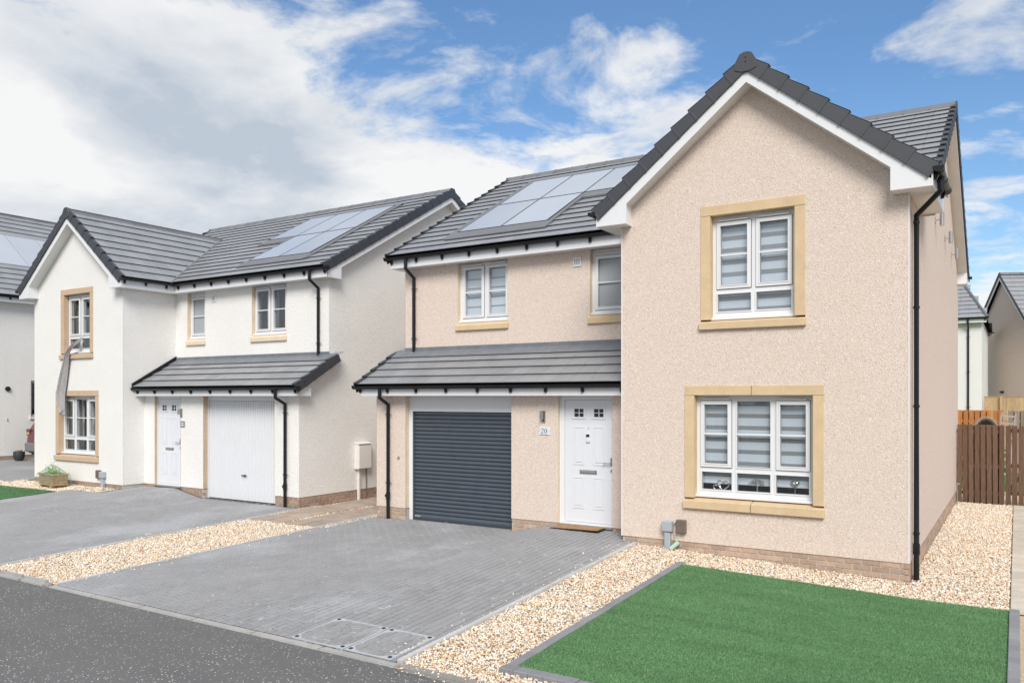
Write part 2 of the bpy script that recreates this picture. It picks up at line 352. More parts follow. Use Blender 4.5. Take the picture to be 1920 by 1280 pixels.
# ------------------------------------------------------------------ ground heights
XS = [-60, -27, -24.2, -22.3, -18.3, -16.9, -15.95, -13.5, -12.7, -10.8, -7.45, -6.55, -5.1, -1.1, 3, 60]
ZS = [.25, .22, .04, -.10, -.07, -.04, -.215, -.215, -.22, -.22, -.215, -.035, -.06, -.235, -.26, -.26]
def G(x, y):
    zh = np.interp(x, XS, ZS); t = np.clip((np.asarray(y) - 5.7) / 6.1, 0, 1)
    return -.36 + (zh + .36) * t
def sheet(name, x0, x1, y0, y1, dz, mat, nx=1, ny=1, parent=None, thick=.0, kind=None, cut=None):
    mb = MB(); xs = sorted(set(list(np.linspace(x0, x1, nx + 1)) + [x for x in XS if x0 < x < x1])); ys = sorted(set(list(np.linspace(y0, y1, ny + 1)) + [y for y in (5.7, 11.8) if y0 < y < y1]))
    vs = [(x, y, float(G(x, y)) + dz) for y in ys for x in xs]; w = len(xs); fs = [(j * w + i, j * w + i + 1, (j + 1) * w + i + 1, (j + 1) * w + i) for j in range(len(ys) - 1) for i in range(w - 1)]
    mb.add(vs, fs); o = mb.build(name, mat, parent)
    if kind: o['kind'] = kind
    return o

ground = MB().box(-400, 400, -300, 600, -2.0, -.55).build('ground', 'soil'); ground['kind'] = 'structure'
road = MB().box(-70, 60, -9, 5.69, -.60, -.372).build('road', 'asphalt'); road['kind'] = 'structure'
DL, DR = -10.74, -4.93      # our driveway
NL, NR = -19.42, -12.72     # next door's driveway
beds = sheet('gravel_bed', -24.5, 8, 5.69, 24, -.05, 'gravel_bed', 20, 10, kind='structure')
side = sheet('access_drive', -30, -22.6, 5.69, 24, -.030, 'paver', 8, 10, kind='structure')
garden = MB().box(-24, 12, 24, 60, -.5, -.12).build('garden_ground', 'far_grass'); garden['kind'] = 'structure'

# ------------------------------------------------------------------ block paving
def paver_mesh(w, l, h=.05, c=.005, mat='paver', name='paving_block'):
    a, b = w / 2, l / 2; mb = MB()
    mb.add([(-a, -b, -h), (a, -b, -h), (a, b, -h), (-a, b, -h), (-a, -b, -c), (a, -b, -c), (a, b, -c), (-a, b, -c), (-a + c, -b + c, 0), (a - c, -b + c, 0), (a - c, b - c, 0), (-a + c, b - c, 0)],
           [(0, 1, 5, 4), (1, 2, 6, 5), (2, 3, 7, 6), (3, 0, 4, 7), (4, 5, 9, 8), (5, 6, 10, 9), (6, 7, 11, 10), (7, 4, 8, 11), (8, 9, 10, 11)])
    return mb.mesh(name, mat)
PB = {True: paver_mesh(.0935, .194, c=.007), False: paver_mesh(.0935, .094, c=.007)}
COV = [(-6.33, -5.60), (-5.58, -4.99)]; CY0, CY1 = 5.80, 6.50
def drive(name, x0, x1, y0, front, nobj, skip, label=None):
    o = sheet(name, x0, x1, y0, 14 if False else 12.1, -.0045, 'joint', 20, 10, kind='structure'); P = []; r2 = random.Random(3)
    nx = int(round((x1 - x0) / .1)); w = (x1 - x0) / nx
    for i in range(nx):
        x = x0 + (i + .5) * w; ye = front(x); y = y0 + (.0 if i % 2 else -.1)
        while y < ye:
            ya, yb = max(y, y0), min(y + .2, ye); full = yb - ya > .15; yc = ya + .1 if full else ya + .05
            if yb - ya > .05 and not skip(x, (ya + yb) / 2):
                z = float(G(x, yc)); gx = (float(G(x + .04, yc)) - float(G(x - .04, yc))) / .08; gy = (float(G(x, yc + .1)) - float(G(x, yc - .1))) / .2
                gx += r2.gauss(0, .006); gy += r2.gauss(0, .004)
                a = Vector((1, 0, gx)).normalized(); n = Vector((-gx, -gy, 1)).normalized(); b = n.cross(a)
                d = (Vector((x, yc, z)) - CAM).length; P.append((d, full, frame((x, yc, z + r2.gauss(0, .0008)), a, b, n)))
            y += .2
    P.sort(key=lambda q: q[0])
    for d, f, m in P[:nobj]: inst('paving_block', PB[f], o, m)
    rest = P[nobj:]
    for f in (True, False): joined('paving_blocks', PB[f], [m for _, g, m in rest if g == f], 'paver', o)
    return o
def front_main(x): return 11.905 + (.10 if -10.0 < x < -7.5 else 0) if x < -5.14 else 11.33
d1 = drive('driveway', DL, DR, 5.80, front_main, 300, lambda x, y: any(a < x < b for a, b in COV) and y < CY1)
d2 = drive('neighbour_driveway', NL, NR, 5.80, lambda x: (11.94 if x > -18.17 else 10.8), 0, lambda x, y: False)

# flush kerb along the road, upstands in front of the gravel
def pieces(name, piece, x0, x1, y0, y1, z, h, mat, L=.9, axis='x', bevel=.012, parent=None, follow=True):
    par = parent
    if par is None: par = MB().box(x0 + .01, x1 - .01, y0 + .01, y1 - .01, -.6, (float(G((x0 + x1) / 2, (y0 + y1) / 2)) if axis == 'x' else min(float(G(x0, y0)), float(G(x0, y1)))) - .09).build(name, 'concrete_dark'); par['kind'] = 'structure'
    a0, a1 = (x0, x1) if axis == 'x' else (y0, y1); n = max(1, int(round((a1 - a0) / L))); l = (a1 - a0) / n
    w = (y1 - y0) if axis == 'x' else (x1 - x0)
    me = MB().box(-l / 2 + .0025, l / 2 - .0025, -w / 2, w / 2, -h - .12, 0).mesh(piece, mat, bevel=bevel, seg=2)
    for i in range(n):
        c = a0 + (i + .5) * l; x, y = (c, (y0 + y1) / 2) if axis == 'x' else ((x0 + x1) / 2, c)
        zc = float(G(x, y)) + z
        if axis == 'x': m = Matrix.Translation((x, y, zc))
        else:
            g = (float(G(x, y + .2)) - float(G(x, y - .2))) / .4; m = Matrix.Translation((x, y, zc)) @ Matrix.Rotation(math.atan(g), 4, 'X') @ Matrix.Rotation(R(90), 4, 'Z')
        inst(piece, me, par, m)
    return par
pieces('flush_kerb', 'kerb_stone', DL - .02, DR + .08, 5.695, 5.795, -.002, .1, 'concrete', .915)
pieces('neighbour_flush_kerb', 'kerb_stone', NL, NR, 5.72, 5.795, -.002, .1, 'concrete_dark', .915)
pieces('gravel_kerb', 'kerb_stone', NR + .02, DL - .08, 5.68, 5.81, .055, .1, 'concrete', .66, bevel=.045)
pieces('lawn_kerb', 'kerb_stone', DR + .12, 4.0, 5.66, 5.79, .012, .1, 'concrete_dark', .9, bevel=.02)
pieces('neighbour_lawn_kerb', 'kerb_stone', -30, NL - .02, 5.68, 5.80, .055, .1, 'concrete', .9, bevel=.03)
pieces('drive_edging', 'edging_stone', DL - .062, DL - .004, 5.81, 12.1, .014, .1, 'edging_light', .9, 'y', .006)
pieces('drive_edging_east', 'edging_stone', DR + .004, DR + .068, 5.81, 11.33, .018, .1, 'edging_light', .9, 'y', .006)
pieces('neighbour_drive_edging', 'edging_stone', NR + .004, NR + .060, 5.81, 12.4, .014, .1, 'edging_light', .9, 'y', .006)

# ------------------------------------------------------------------ lawn
LX0, LX1, LY0, LY1 = -3.85, -.075, 6.22, 10.52
def lawn(name, x0, x1, y0, y1, n, label, hgt=.017):
    base = sheet(name + '_base', x0, x1, y0, y1, .006, 'turf_base', 8, 8, kind='structure')
    px = rng.uniform(x0, x1, n); py = rng.uniform(y0, y1, n); pz = G(px, py) + .004
    a = rng.uniform(0, 2 * math.pi, n); w = rng.uniform(.002, .004, n); h = hgt * rng.uniform(.55, 1.15, n); ln = rng.normal(0, .45, (n, 2)) * h[:, None]; ln[:, 0] += .2 * h
    V = np.empty((n, 3, 3)); dx, dy = np.cos(a) * w, np.sin(a) * w
    V[:, 0] = np.stack([px - dx, py - dy, pz], 1); V[:, 1] = np.stack([px + dx, py + dy, pz], 1); V[:, 2] = np.stack([px + ln[:, 0], py + ln[:, 1], pz + h], 1)
    pal = np.array([(.15, .31, .145), (.18, .355, .17), (.12, .265, .115), (.24, .40, .20), (.24, .23, .11)]); ci = rng.choice(5, n, p=[.34, .31, .2, .13, .02]); c = pal[ci] * rng.uniform(.85, 1.15, (n, 1))
    me = bpy.data.meshes.new(name); me.vertices.add(n * 3); me.loops.add(n * 3); me.polygons.add(n)
    me.vertices.foreach_set('co', V.ravel()); me.loops.foreach_set('vertex_index', np.arange(n * 3)); me.polygons.foreach_set('loop_start', np.arange(n) * 3); me.polygons.foreach_set('loop_total', np.full(n, 3)); me.update()
    at = me.attributes.new('col', 'FLOAT_COLOR', 'POINT'); at.data.foreach_set('color', np.repeat(np.concatenate([c, np.ones((n, 1))], 1), 3, 0).ravel())
    me.materials.append(M['turf']); o = link(bpy.data.objects.new(name, me)); tag(o, label, 'lawn', kind='stuff'); return o
lawn('artificial_lawn', LX0, LX1, LY0, LY1, 620000, 'short green artificial lawn edged with grey blocks before the beige house')
lawn('neighbour_lawn', -25.6, NL - .01, 5.85, 10.5, 60000, 'strip of green artificial lawn in front of the white house', .035)
# block edging round the lawn
EB = paver_mesh(.098, .197, .09, .006, 'paver_edge', 'edging_block'); EB2 = paver_mesh(.148, .128, .09, .007, 'paver_edge', 'edging_block')
led = MB().box(LX0 - .09, LX0 - .01, LY0 - .1, LY1, -.5, -.36).build('lawn_edging', 'concrete_dark'); led['kind'] = 'structure'
y = LY0 - .02
while y < LY1 - .1:
    g = (float(G(LX0 - .05, y + .3)) - float(G(LX0 - .05, y))) / .3
    inst('edging_block', EB, led, Matrix.Translation((LX0 - .052, y + .1, float(G(LX0 - .05, y + .1)) + .022 + rnd.gauss(0, .002))) @ Matrix.Rotation(math.atan(g), 4, 'X') @ Matrix.Rotation(rnd.gauss(0, .008), 4, 'Z')); y += .2
x = LX0 - .10
while x < 2.5:
    sag = .05 * max(0, min(1, (x + 3.6) / 3))
    inst('edging_block', EB2, led, Matrix.Translation((x + .075, LY0 - .09 - sag, float(G(x, LY0)) + .030 + rnd.gauss(0, .003))) @ Matrix.Rotation(rnd.gauss(-.02, .02), 4, 'Z') @ Matrix.Rotation(rnd.gauss(0, .015), 4, 'Y')); x += .152
led2 = MB().box(LX1 + .01, LX1 + .09, LY0, LY1, -.5, -.34).build('lawn_edging_east', 'concrete_dark'); led2['kind'] = 'structure'
y = LY0
while y < LY1 - .05:
    g = -.02
    inst('edging_block', EB, led2, Matrix.Translation((LX1 + .055, y, float(G(LX1, y)) + .035)) @ Matrix.Rotation(.02, 4, 'X')); y += .2

# ------------------------------------------------------------------ gravel
def gravel(name, regions, label, size=.0145, dens=3600, stray=()):
    P = []; ns = 0
    for x0, x1, y0, y1 in regions:
        n = int((x1 - x0) * (y1 - y0) * dens); P.append(np.stack([rng.uniform(x0, x1, n), rng.uniform(y0, y1, n)], 1))
    for x0, x1, y0, y1, n in stray: P.append(np.stack([x0 + (x1 - x0) * rng.beta(1, 3.5, n), rng.uniform(y0, y1, n)], 1)); ns += n
    P = np.concatenate(P); n = len(P)
    base = np.array([(-1, -1, -1), (1, -1, -1), (1, 1, -1), (-1, 1, -1), (-1, -1, 1), (1, -1, 1), (1, 1, 1), (-1, 1, 1)], float) * .62
    V = base[None] * rng.uniform(.55, 1.25, (n, 8, 3)); sc = size * rng.lognormal(-.08, .27, (n, 1)) * np.stack([rng.uniform(.8, 1.35, n), rng.uniform(.65, 1.05, n), rng.uniform(.45, .8, n)], 1); V = V * sc[:, None, :]
    q = rng.normal(size=(n, 4)); q[:, 1:3] *= .45; q /= np.linalg.norm(q, axis=1)[:, None]; w, x, y, z = q.T
    Rm = np.stack([1 - 2 * (y * y + z * z), 2 * (x * y - z * w), 2 * (x * z + y * w), 2 * (x * y + z * w), 1 - 2 * (x * x + z * z), 2 * (y * z - x * w), 2 * (x * z - y * w), 2 * (y * z + x * w), 1 - 2 * (x * x + y * y)], 1).reshape(n, 3, 3)
    V = np.einsum('nij,nkj->nki', Rm, V)
    lay = rng.uniform(-.028, .004, n); lay[n - ns:] = .012; hump = .008 * np.sin(P[:, 0] * 5.1 + 1) * np.sin(P[:, 1] * 4.3); hump[n - ns:] = 0
    V[..., 0] += P[:, None, 0]; V[..., 1] += P[:, None, 1]; V[..., 2] += (G(P[:, 0], P[:, 1]) - .004 + lay + hump)[:, None]
    F = np.array([(0, 3, 2, 1), (4, 5, 6, 7), (0, 1, 5, 4), (1, 2, 6, 5), (2, 3, 7, 6), (3, 0, 4, 7)])
    L = (F[None] + (np.arange(n) * 8)[:, None, None]).reshape(-1)
    me = bpy.data.meshes.new(name); me.vertices.add(n * 8); me.loops.add(len(L)); me.polygons.add(n * 6)
    me.vertices.foreach_set('co', V.ravel()); me.loops.foreach_set('vertex_index', L); me.polygons.foreach_set('loop_start', np.arange(n * 6) * 4); me.polygons.foreach_set('loop_total', np.full(n * 6, 4)); me.update()
    pal = np.array([(.90, .785, .63), (.84, .655, .46), (.93, .86, .76), (.68, .54, .41), (.76, .48, .27), (.95, .92, .88), (.48, .41, .35), (.88, .70, .55)])
    c = pal[rng.choice(8, n, p=[.25, .14, .22, .07, .07, .13, .04, .08])] * rng.uniform(.82, 1.1, (n, 1))
    at = me.attributes.new('col', 'FLOAT_COLOR', 'POINT'); at.data.foreach_set('color', np.repeat(np.concatenate([np.clip(c, 0, .95), np.ones((n, 1))], 1), 8, 0).ravel())
    me.materials.append(M['gravel']); o = link(bpy.data.objects.new(name, me)); tag(o, label, 'gravel', kind='stuff'); return o
gravel('gravel_strip', [(NR + .06, DL - .06, 5.82, 10.50)], 'golden gravel strip between the two grey driveways', stray=[(DL - .06, DL + .5, 5.85, 10.4, 70), (NR + .06, NR - .5, 5.85, 10.4, 60)])
gravel('path_gravel', [(NR + .06, -12.58, 10.5, 21), (-11.73, -11.62, 10.5, 21), (-10.82, -10.62, 10.5, 21)], 'golden gravel in the gaps of the paved side path', .0145, 3600)
gravel('lawn_gravel', [(DR + .07, LX0 - .11, 5.80, 11.34), (LX0 - .11, 3.0, 5.80, LY0 - .16), (LX0 - .11, LX1, LY1 + .01, 11.35), (-1.15, LX1, 11.35, 20.66), (.11, .45, 6.0, 10.3)], 'golden gravel around the lawn and along the beige house', .0145, 3600, [(DR + .07, DR - .5, 5.85, 11.2, 90), (-4.8, -2, 5.55, 5.8, 60)])
gravel('neighbour_gravel', [(-22.6, NL, 10.5, 11.37), (NL, -18.25, 10.82, 11.37), (-25.5, -22.6, 10.5, 10.9)], 'pale gravel bed under the front window of the white house', .019, 2000)

# ------------------------------------------------------------------ paving slabs
def slabs(name, piece, x0, x1, y0, y1, cols, mat, label=None):
    par = MB().box(x0 + .02, x1 - .02, y0 + .02, y1 - .02, -.5, -.31).build(name, 'gravel_bed'); par['kind'] = 'structure'
    r3 = random.Random(5)
    y = y0
    while y < y1 - .2:
        l = r3.choice((.45, .45, .6, .3)); l = min(l, y1 - y); split = r3.choice((0, 0, .5, .4)) if cols else 0
        for a, b in ([(x0, x1)] if not split else [(x0, x0 + (x1 - x0) * split), (x0 + (x1 - x0) * split, x1)]):
            w = b - a; me = MB().box(-w / 2 + .007, w / 2 - .007, -l / 2 + .007, l / 2 - .007, -.04, 0).mesh(piece, mat, bevel=.004)
            z = float(G((a + b) / 2, y + l / 2)); g = (float(G((a + b) / 2, y + l)) - float(G((a + b) / 2, y))) / l
            inst(piece, me, par, Matrix.Translation(((a + b) / 2, y + l / 2, z + .012 + r3.gauss(0, .003))) @ Matrix.Rotation(math.atan(g), 4, 'X'))
        y += l
slabs('side_path', 'paving_slab', -12.58, -11.74, 10.5, 20.5, 1, 'slab'); slabs('side_path_east', 'paving_slab', -11.62, -10.82, 10.5, 20.5, 1, 'slab')
slabs('garden_path', 'paving_slab', LX1 + .01, .85, LY1 + .03, 20.6, 0, 'slab_light')

# ------------------------------------------------------------------ inspection covers
for k, (a, b) in enumerate(COV):
    t = empty('inspection_cover', ((a + b) / 2, (CY0 + CY1) / 2, float(G((a + b) / 2, 6.1)))); X, Y = (b - a) / 2, (CY1 - CY0) / 2
    tag(t, ('metal framed inspection cover set with blocks, nearer the garage side', 'metal framed inspection cover set with blocks, touching the gravel edge')[k], 'drain cover', 'inspection covers in the driveway')
    gy_ = (float(G((a + b) / 2, 6.5)) - float(G((a + b) / 2, 5.8))) / .7; t.rotation_euler = (math.atan(gy_), -math.atan((float(G(b, 6.1)) - float(G(a, 6.1))) / (b - a)), 0); t.location.z += .006
    MB().box(-X, X, -Y, Y, -.05, -.004).build('tray', 'cover_joint', t)
    fr_ = MB().cells(-X, X, -Y, Y, .003, -.03, [(-X + .024, X - .024, -Y + .024, Y - .024)]); fr_.v = [(p[0], p[2], p[1]) for p in fr_.v]; fr_.build('rim', 'cover_rim', t)
    for sx in (-1, 1):
        for sy in (-1, 1):
            c = [(sx * (X - .002), sy * (Y - .002), .0045), (sx * (X - .17), sy * (Y - .002), .0045), (sx * (X - .085), sy * (Y - .07), .0045), (sx * (X - .07), sy * (Y - .085), .0045), (sx * (X - .002), sy * (Y - .17), .0045)]
            cp = MB().prism(c, (0, 0, -.01)).build('corner_plate', 'cover_rim', t)
            MB().lathe([(.022, 0), (.022, .006), (.012, .006), (.012, .003)], (sx * (X - .045), sy * (Y - .045), .003), 14).build('bolt', 'black_steel', cp)
    r4 = random.Random(20 + k); x = -X + .03; i = 0
    while x < X - .06:
        w = min(.1, X - .026 - x); y = -Y + .026 - (.1 if i % 2 else r4.choice((0, .05)))
        while y < Y - .05:
            y0, y1 = max(y, -Y + .026), min(y + .2, Y - .026)
            if y1 - y0 > .04: MB().box(x + .008, x + w - .006, y0 + .007, y1 - .007, -.03, -.0005 + r4.gauss(0, .0008)).build('paving_block', 'paver', t)
            y += .2
        x += .1; i += 1

# ================================================================== houses
RM, RX = .561, .80                       # slope of the main roof, of the front gable roof
GW, CU = 3.98, 2.0
def zmain(y): return 4.965 + (min(y, 11.42 - y) - 1.10) * RM
def zgab(u): return 6.80 - RX * abs(u - CU)
def zporch(y): return 2.36 + (y - .25) * .56
TILE_L = .395
def tile_mesh(w, gauge, name='roof_tile', mat='roof_tile'):
    a, L = w / 2 - .002, gauge + .065; mb = MB()
    # tapering plate: leading edge lifted clear of the tile below, undercut
    mb.add([(-a, 0, .017), (a, 0, .017), (a, L, -.014), (-a, L, -.014), (-a, 0, .027), (a, 0, .027), (a, L, -.005), (-a, L, -.005)],
           [(0, 3, 2, 1), (4, 5, 6, 7), (0, 1, 5, 4), (1, 2, 6, 5), (2, 3, 7, 6), (3, 0, 4, 7)])
    return mb.mesh(name, mat)
def cap_mesh(sy, L=.345):
    mb = MB(); g = .02
    mb.add([(0, 0, -.150), (L, 0, -.150), (L, g * sy, -.150), (0, g * sy, -.150), (0, 0, .048), (L, 0, .010), (L, g * sy, .010), (0, g * sy, .048)], [(0, 3, 2, 1), (4, 5, 6, 7), (0, 1, 5, 4), (1, 2, 6, 5), (2, 3, 7, 6), (3, 0, 4, 7)])
    mb.add([(0, -.075 * sy, .042), (L, -.075 * sy, .004), (L, .001 * sy, .004), (0, .001 * sy, .042), (0, -.075 * sy, .060), (L, -.075 * sy, .020), (L, g * sy, .020), (0, g * sy, .060)], [(0, 3, 2, 1), (4, 5, 6, 7), (0, 1, 5, 4), (1, 2, 6, 5), (2, 3, 7, 6), (3, 0, 4, 7)])
    # stepped leading edge of the unit
    mb.add([(-.006, 0, -.156), (.03, 0, -.156), (.03, (g + .006) * sy, -.156), (-.006, (g + .006) * sy, -.156), (-.006, 0, .034), (.03, 0, .034), (.03, (g + .006) * sy, .034), (-.006, (g + .006) * sy, .034)], [(0, 3, 2, 1), (4, 5, 6, 7), (0, 1, 5, 4), (1, 2, 6, 5), (2, 3, 7, 6), (3, 0, 4, 7)])
    return mb.mesh('verge_cap', 'verge', bevel=.003)
def ridge_mesh(L=.45, slope=RM, name='ridge_tile', hw=.15):
    mb = MB(); p = [(-hw, -hw * slope - .004), (-.05, -.05 * slope + .035), (-.02, .034), (.02, .034), (.05, -.05 * slope + .035), (hw, -hw * slope - .004)]
    q = [(a * .9, b - .02) for a, b in p]
    def ring(x, k=1): return [(x, a * k, b * k + (k - 1) * .02) for a, b in p] + [(x, a, b) for a, b in reversed(q)]
    mb.prism(ring(-L / 2), (L, 0, 0)); mb.prism([(x, a * 1.05, b + .006) for x, a, b in ring(-L / 2 - .004)], (.04, 0, 0))
    return mb.mesh(name, 'ridge')
CAPS = {1: cap_mesh(1), -1: cap_mesh(-1)}
TM = {}
def tmesh(w, g):
    k = (round(w, 4), round(g, 4))
    if k not in TM: TM[k] = tile_mesh(w, g)
    return TM[k]
RIDGE_M = ridge_mesh(.45, RM); RIDGE_X = ridge_mesh(.45, RX)
BRICK = MB().box(-.1065, .1065, -.001, .05, -.0325, .0325).mesh('brick', 'brick', bevel=.003)
BRICKD = MB().box(-.1065, .1065, -.001, .05, -.0325, .0325).mesh('brick', 'dark_brick', bevel=.003)

def gutter_mb(mb, p0, p1, r=.056):
    p0, p1 = Vector(p0), Vector(p1); d = (p1 - p0).normalized(); a = Vector((d.y, -d.x, 0)); n = 10
    arc = [(math.cos(math.pi + math.pi * j / n), math.sin(math.pi + math.pi * j / n)) for j in range(n + 1)]
    prof = [(x * r, z * r) for x, z in arc] + [(x * (r - .004), z * (r - .004)) for x, z in reversed(arc)]
    pts = [p0 + a * x + Vector((0, 0, z)) for x, z in prof]; mb.prism(pts, p1 - p0)
    for e, o in ((p0, -d * .006), (p1, d * .006)):
        cap = [e + a * x * r * 1.12 + Vector((0, 0, z * r * 1.12)) for x, z in arc]; cap += [e + a * r * 1.12 + Vector((0, 0, .012)), e - a * r * 1.12 + Vector((0, 0, .012))]; mb.prism([tuple(c) for c in cap], o * 2)
    return mb
def bracket_mb(mb, p, a, r=.056, w=.017):
    """strap under the gutter with a foot on the fascia; a points from the fascia outwards"""
    a = Vector(a); p = Vector(p); d = Vector((a.y, -a.x, 0)); n = 8
    o = [p + a * (math.cos(math.pi + math.pi * j / n) * (r + .006)) + Vector((0, 0, math.sin(math.pi + math.pi * j / n) * (r + .006))) for j in range(n + 1)]
    i = [p + a * (math.cos(math.pi + math.pi * j / n) * (r + .001)) + Vector((0, 0, math.sin(math.pi + math.pi * j / n) * (r + .001))) for j in range(n + 1)]
    mb.prism([tuple(q - d * w) for q in o + i[::-1]], d * 2 * w)
    f = [p - a * (r + .002) + Vector((0, 0, .0)), p - a * (r + .004) + Vector((0, 0, -.130)), p - a * (r - .030) + Vector((0, 0, -.128)), p - a * .004 + Vector((0, 0, -.066)), p - a * (r - .012) + Vector((0, 0, -.04))]
    mb.prism([tuple(q - d * w * 1.1) for q in f], d * 2.2 * w); return mb
def gutter(H, s, p0, p1, a, n=None, name='gutter'):
    g = gutter_mb(MB(s), p0, p1).build(name, 'gutter', H, smooth=True)
    L = (Vector(p1) - Vector(p0)).length; n = n or max(2, int(L / .68)); d = (Vector(p1) - Vector(p0)) / L
    for k in range(n):
        q = Vector(p0) + d * (.12 + (L - .24) * k / (n - 1)); bracket_mb(MB(s), q, a).build('gutter_bracket', 'gutter', g)
    return g
def downpipe(H, s, path, wall_a, clips, access=None, shoe=False):
    g = MB(s).tube(path, .034, 12).build('downpipe', 'gutter', H, smooth=True); a = Vector(wall_a)
    x, y = path[-2][0], path[-2][1]; d = Vector((a.y, -a.x, 0))
    for z in clips:
        c = MB(s); c.tube([(x, y, z - .015), (x, y, z + .015)], .040, 12); e = Vector((x, y, z)); q = e + a * .055; c.tube([tuple(e + d * .03 + a * .01), tuple(e + d * .085 + a * .012)], .006, 6); c.tube([tuple(e - d * .03 + a * .01), tuple(e - d * .085 + a * .012)], .006, 6); c.build('pipe_clip', 'gutter', g, smooth=True)
    for p in path[1:-1]:
        pass
    MB(s).tube([tuple(Vector(path[0]) + Vector((0, 0, .02))), tuple(Vector(path[0]) - Vector((0, 0, .03)))], .041, 12).build('pipe_collar', 'gutter', g, smooth=True)
    if access:
        c = MB(s); c.tube([(x, y, access - .07), (x, y, access + .07)], .042, 12); c.tube([(x, y, access), tuple(Vector((x, y, access)) + d * (.058 if s < 0 else -.058) * 1)], .032, 10); c.build('access_cover', 'gutter', g, smooth=True)
    return g
def window(H, s, y, u0, u1, z0, z1, panes, bars=None, blind=None, frosted=False):
    """panes: (u0,u1,z0,z1,is_sash)"""
    w = MB(s).cells(u0, u1, z0, z1, y, y + .06, [p[:4] for p in panes]).build('window', 'upvc', H)
    for a, b, c, d, sash in panes:
        if sash:
            MB(s).cells(a - .052, b + .052, c - .052, d + .052, y - .020, y - .001, [(a, b, c, d)]).build('sash', 'upvc', w, bevel=0)
            MB(s).cells(a - .014, b + .014, c - .014, d + .014, y - .027, y - .019, [(a + .001, b - .001, c + .001, d - .001)]).build('glazing_bead', 'upvc', w)
            MB(s).cells(a - .060, b + .060, c - .060, d + .060, y - .004, y - .0008, [(a - .0515, b + .0515, c - .0515, d + .0515)]).build('seal', 'rebate_seal', w)
            MB(s).box(a - .02, b + .02, y - .045, y - .004, d + .064, d + .086).build('trickle_vent', 'upvc', w, bevel=.006)
        else:
            MB(s).cells(a - .016, b + .016, c - .016, d + .016, y - .010, y - .001, [(a, b, c, d)]).build('glazing_bead', 'upvc', w)
        if bars and d - c > .5: MB(s).box(a, b, y - .012, y + .04, bars - .011, bars + .011).build('glazing_bar', 'upvc', w)
        MB(s).box(a - .004, b + .004, y + .022, y + .030, c - .004, d + .004).build('pane', 'frosted' if frosted else 'glass', w)
        MB(s).cells(a - .004, b + .004, c - .004, d + .004, y + .014, y + .021, [(a + .006, b - .006, c + .006, d - .006)]).build('gasket', 'rebate_seal', w)
    MB(s).box(u0 - .03, u1 + .03, y - .065, y + .02, z0 - .042, z0 - .002).build('window_board', 'upvc', w, bevel=.006)
    if blind:
        top, bot, first, wh, gr = blind; yb = y + .085; z = first; wm = MB(s); sm = MB(s); sm.box(u0 + .03, u1 - .03, yb, yb + .004, first, top)
        while z > bot:
            wm.box(u0 + .03, u1 - .03, yb, yb + .004, max(bot, z - wh), z); z -= wh
            if z > bot: sm.box(u0 + .03, u1 - .03, yb, yb + .004, max(bot, z - gr), z); z -= gr
        b = wm.build('blind', 'blind_white', w); sm.build('sheer_bands', 'blind_sheer', b)
        MB(s).box(u0 + .03, u1 - .03, yb - .012, yb + .014, bot - .03, bot).build('bottom_rail', 'blind_white', b, bevel=.005)
    return w
def surround(H, w, s, a0, a1, z0, z1, jw, lh, sh, mat, split):
    pr = -.010
    parts = [('lintel', a0, a1, z1 - lh, z1, pr)] if not split else [('lintel', a0, (a0 + a1) / 2 - .004, z1 - lh, z1, pr), ('lintel', (a0 + a1) / 2 + .004, a1, z1 - lh, z1, pr)]
    parts += [('jamb', a0, a0 + jw, z0 + sh + .004, z1 - lh - .005, pr - .001), ('jamb', a1 - jw, a1, z0 + sh + .004, z1 - lh - .005, pr - .001)]
    for n, a, b, c, d, y in parts: MB(s).box(a, b, y, .19, c, d).build(n, mat, w, bevel=.004)
    segs = [(a0 - .012, a1 + .012)] if not split else [(a0 - .012, (a0 + a1) / 2 - .005), ((a0 + a1) / 2 + .005, a1 + .012)]
    for a, b in segs:
        m = MB(s); m.prism([(a, -.055, z0), (a, -.055, z0 + sh - .035), (a, .11, z0 + sh), (a, .19, z0 + sh), (a, .19, z0)], (b - a, 0, 0)); m.build('sill', mat, w, bevel=.005)
    MB(s).box(a0 + .01, a1 - .01, .004, .18, z0 + .01, z0 + sh - .045).build('bed_joint', 'mortar', w)
    for a in (a0, a1 - jw): MB(s).box(a + .003, a + jw - .003, .0, .18, z1 - lh - .006, z1 - lh + .001).build('bed_joint', 'mortar', w)

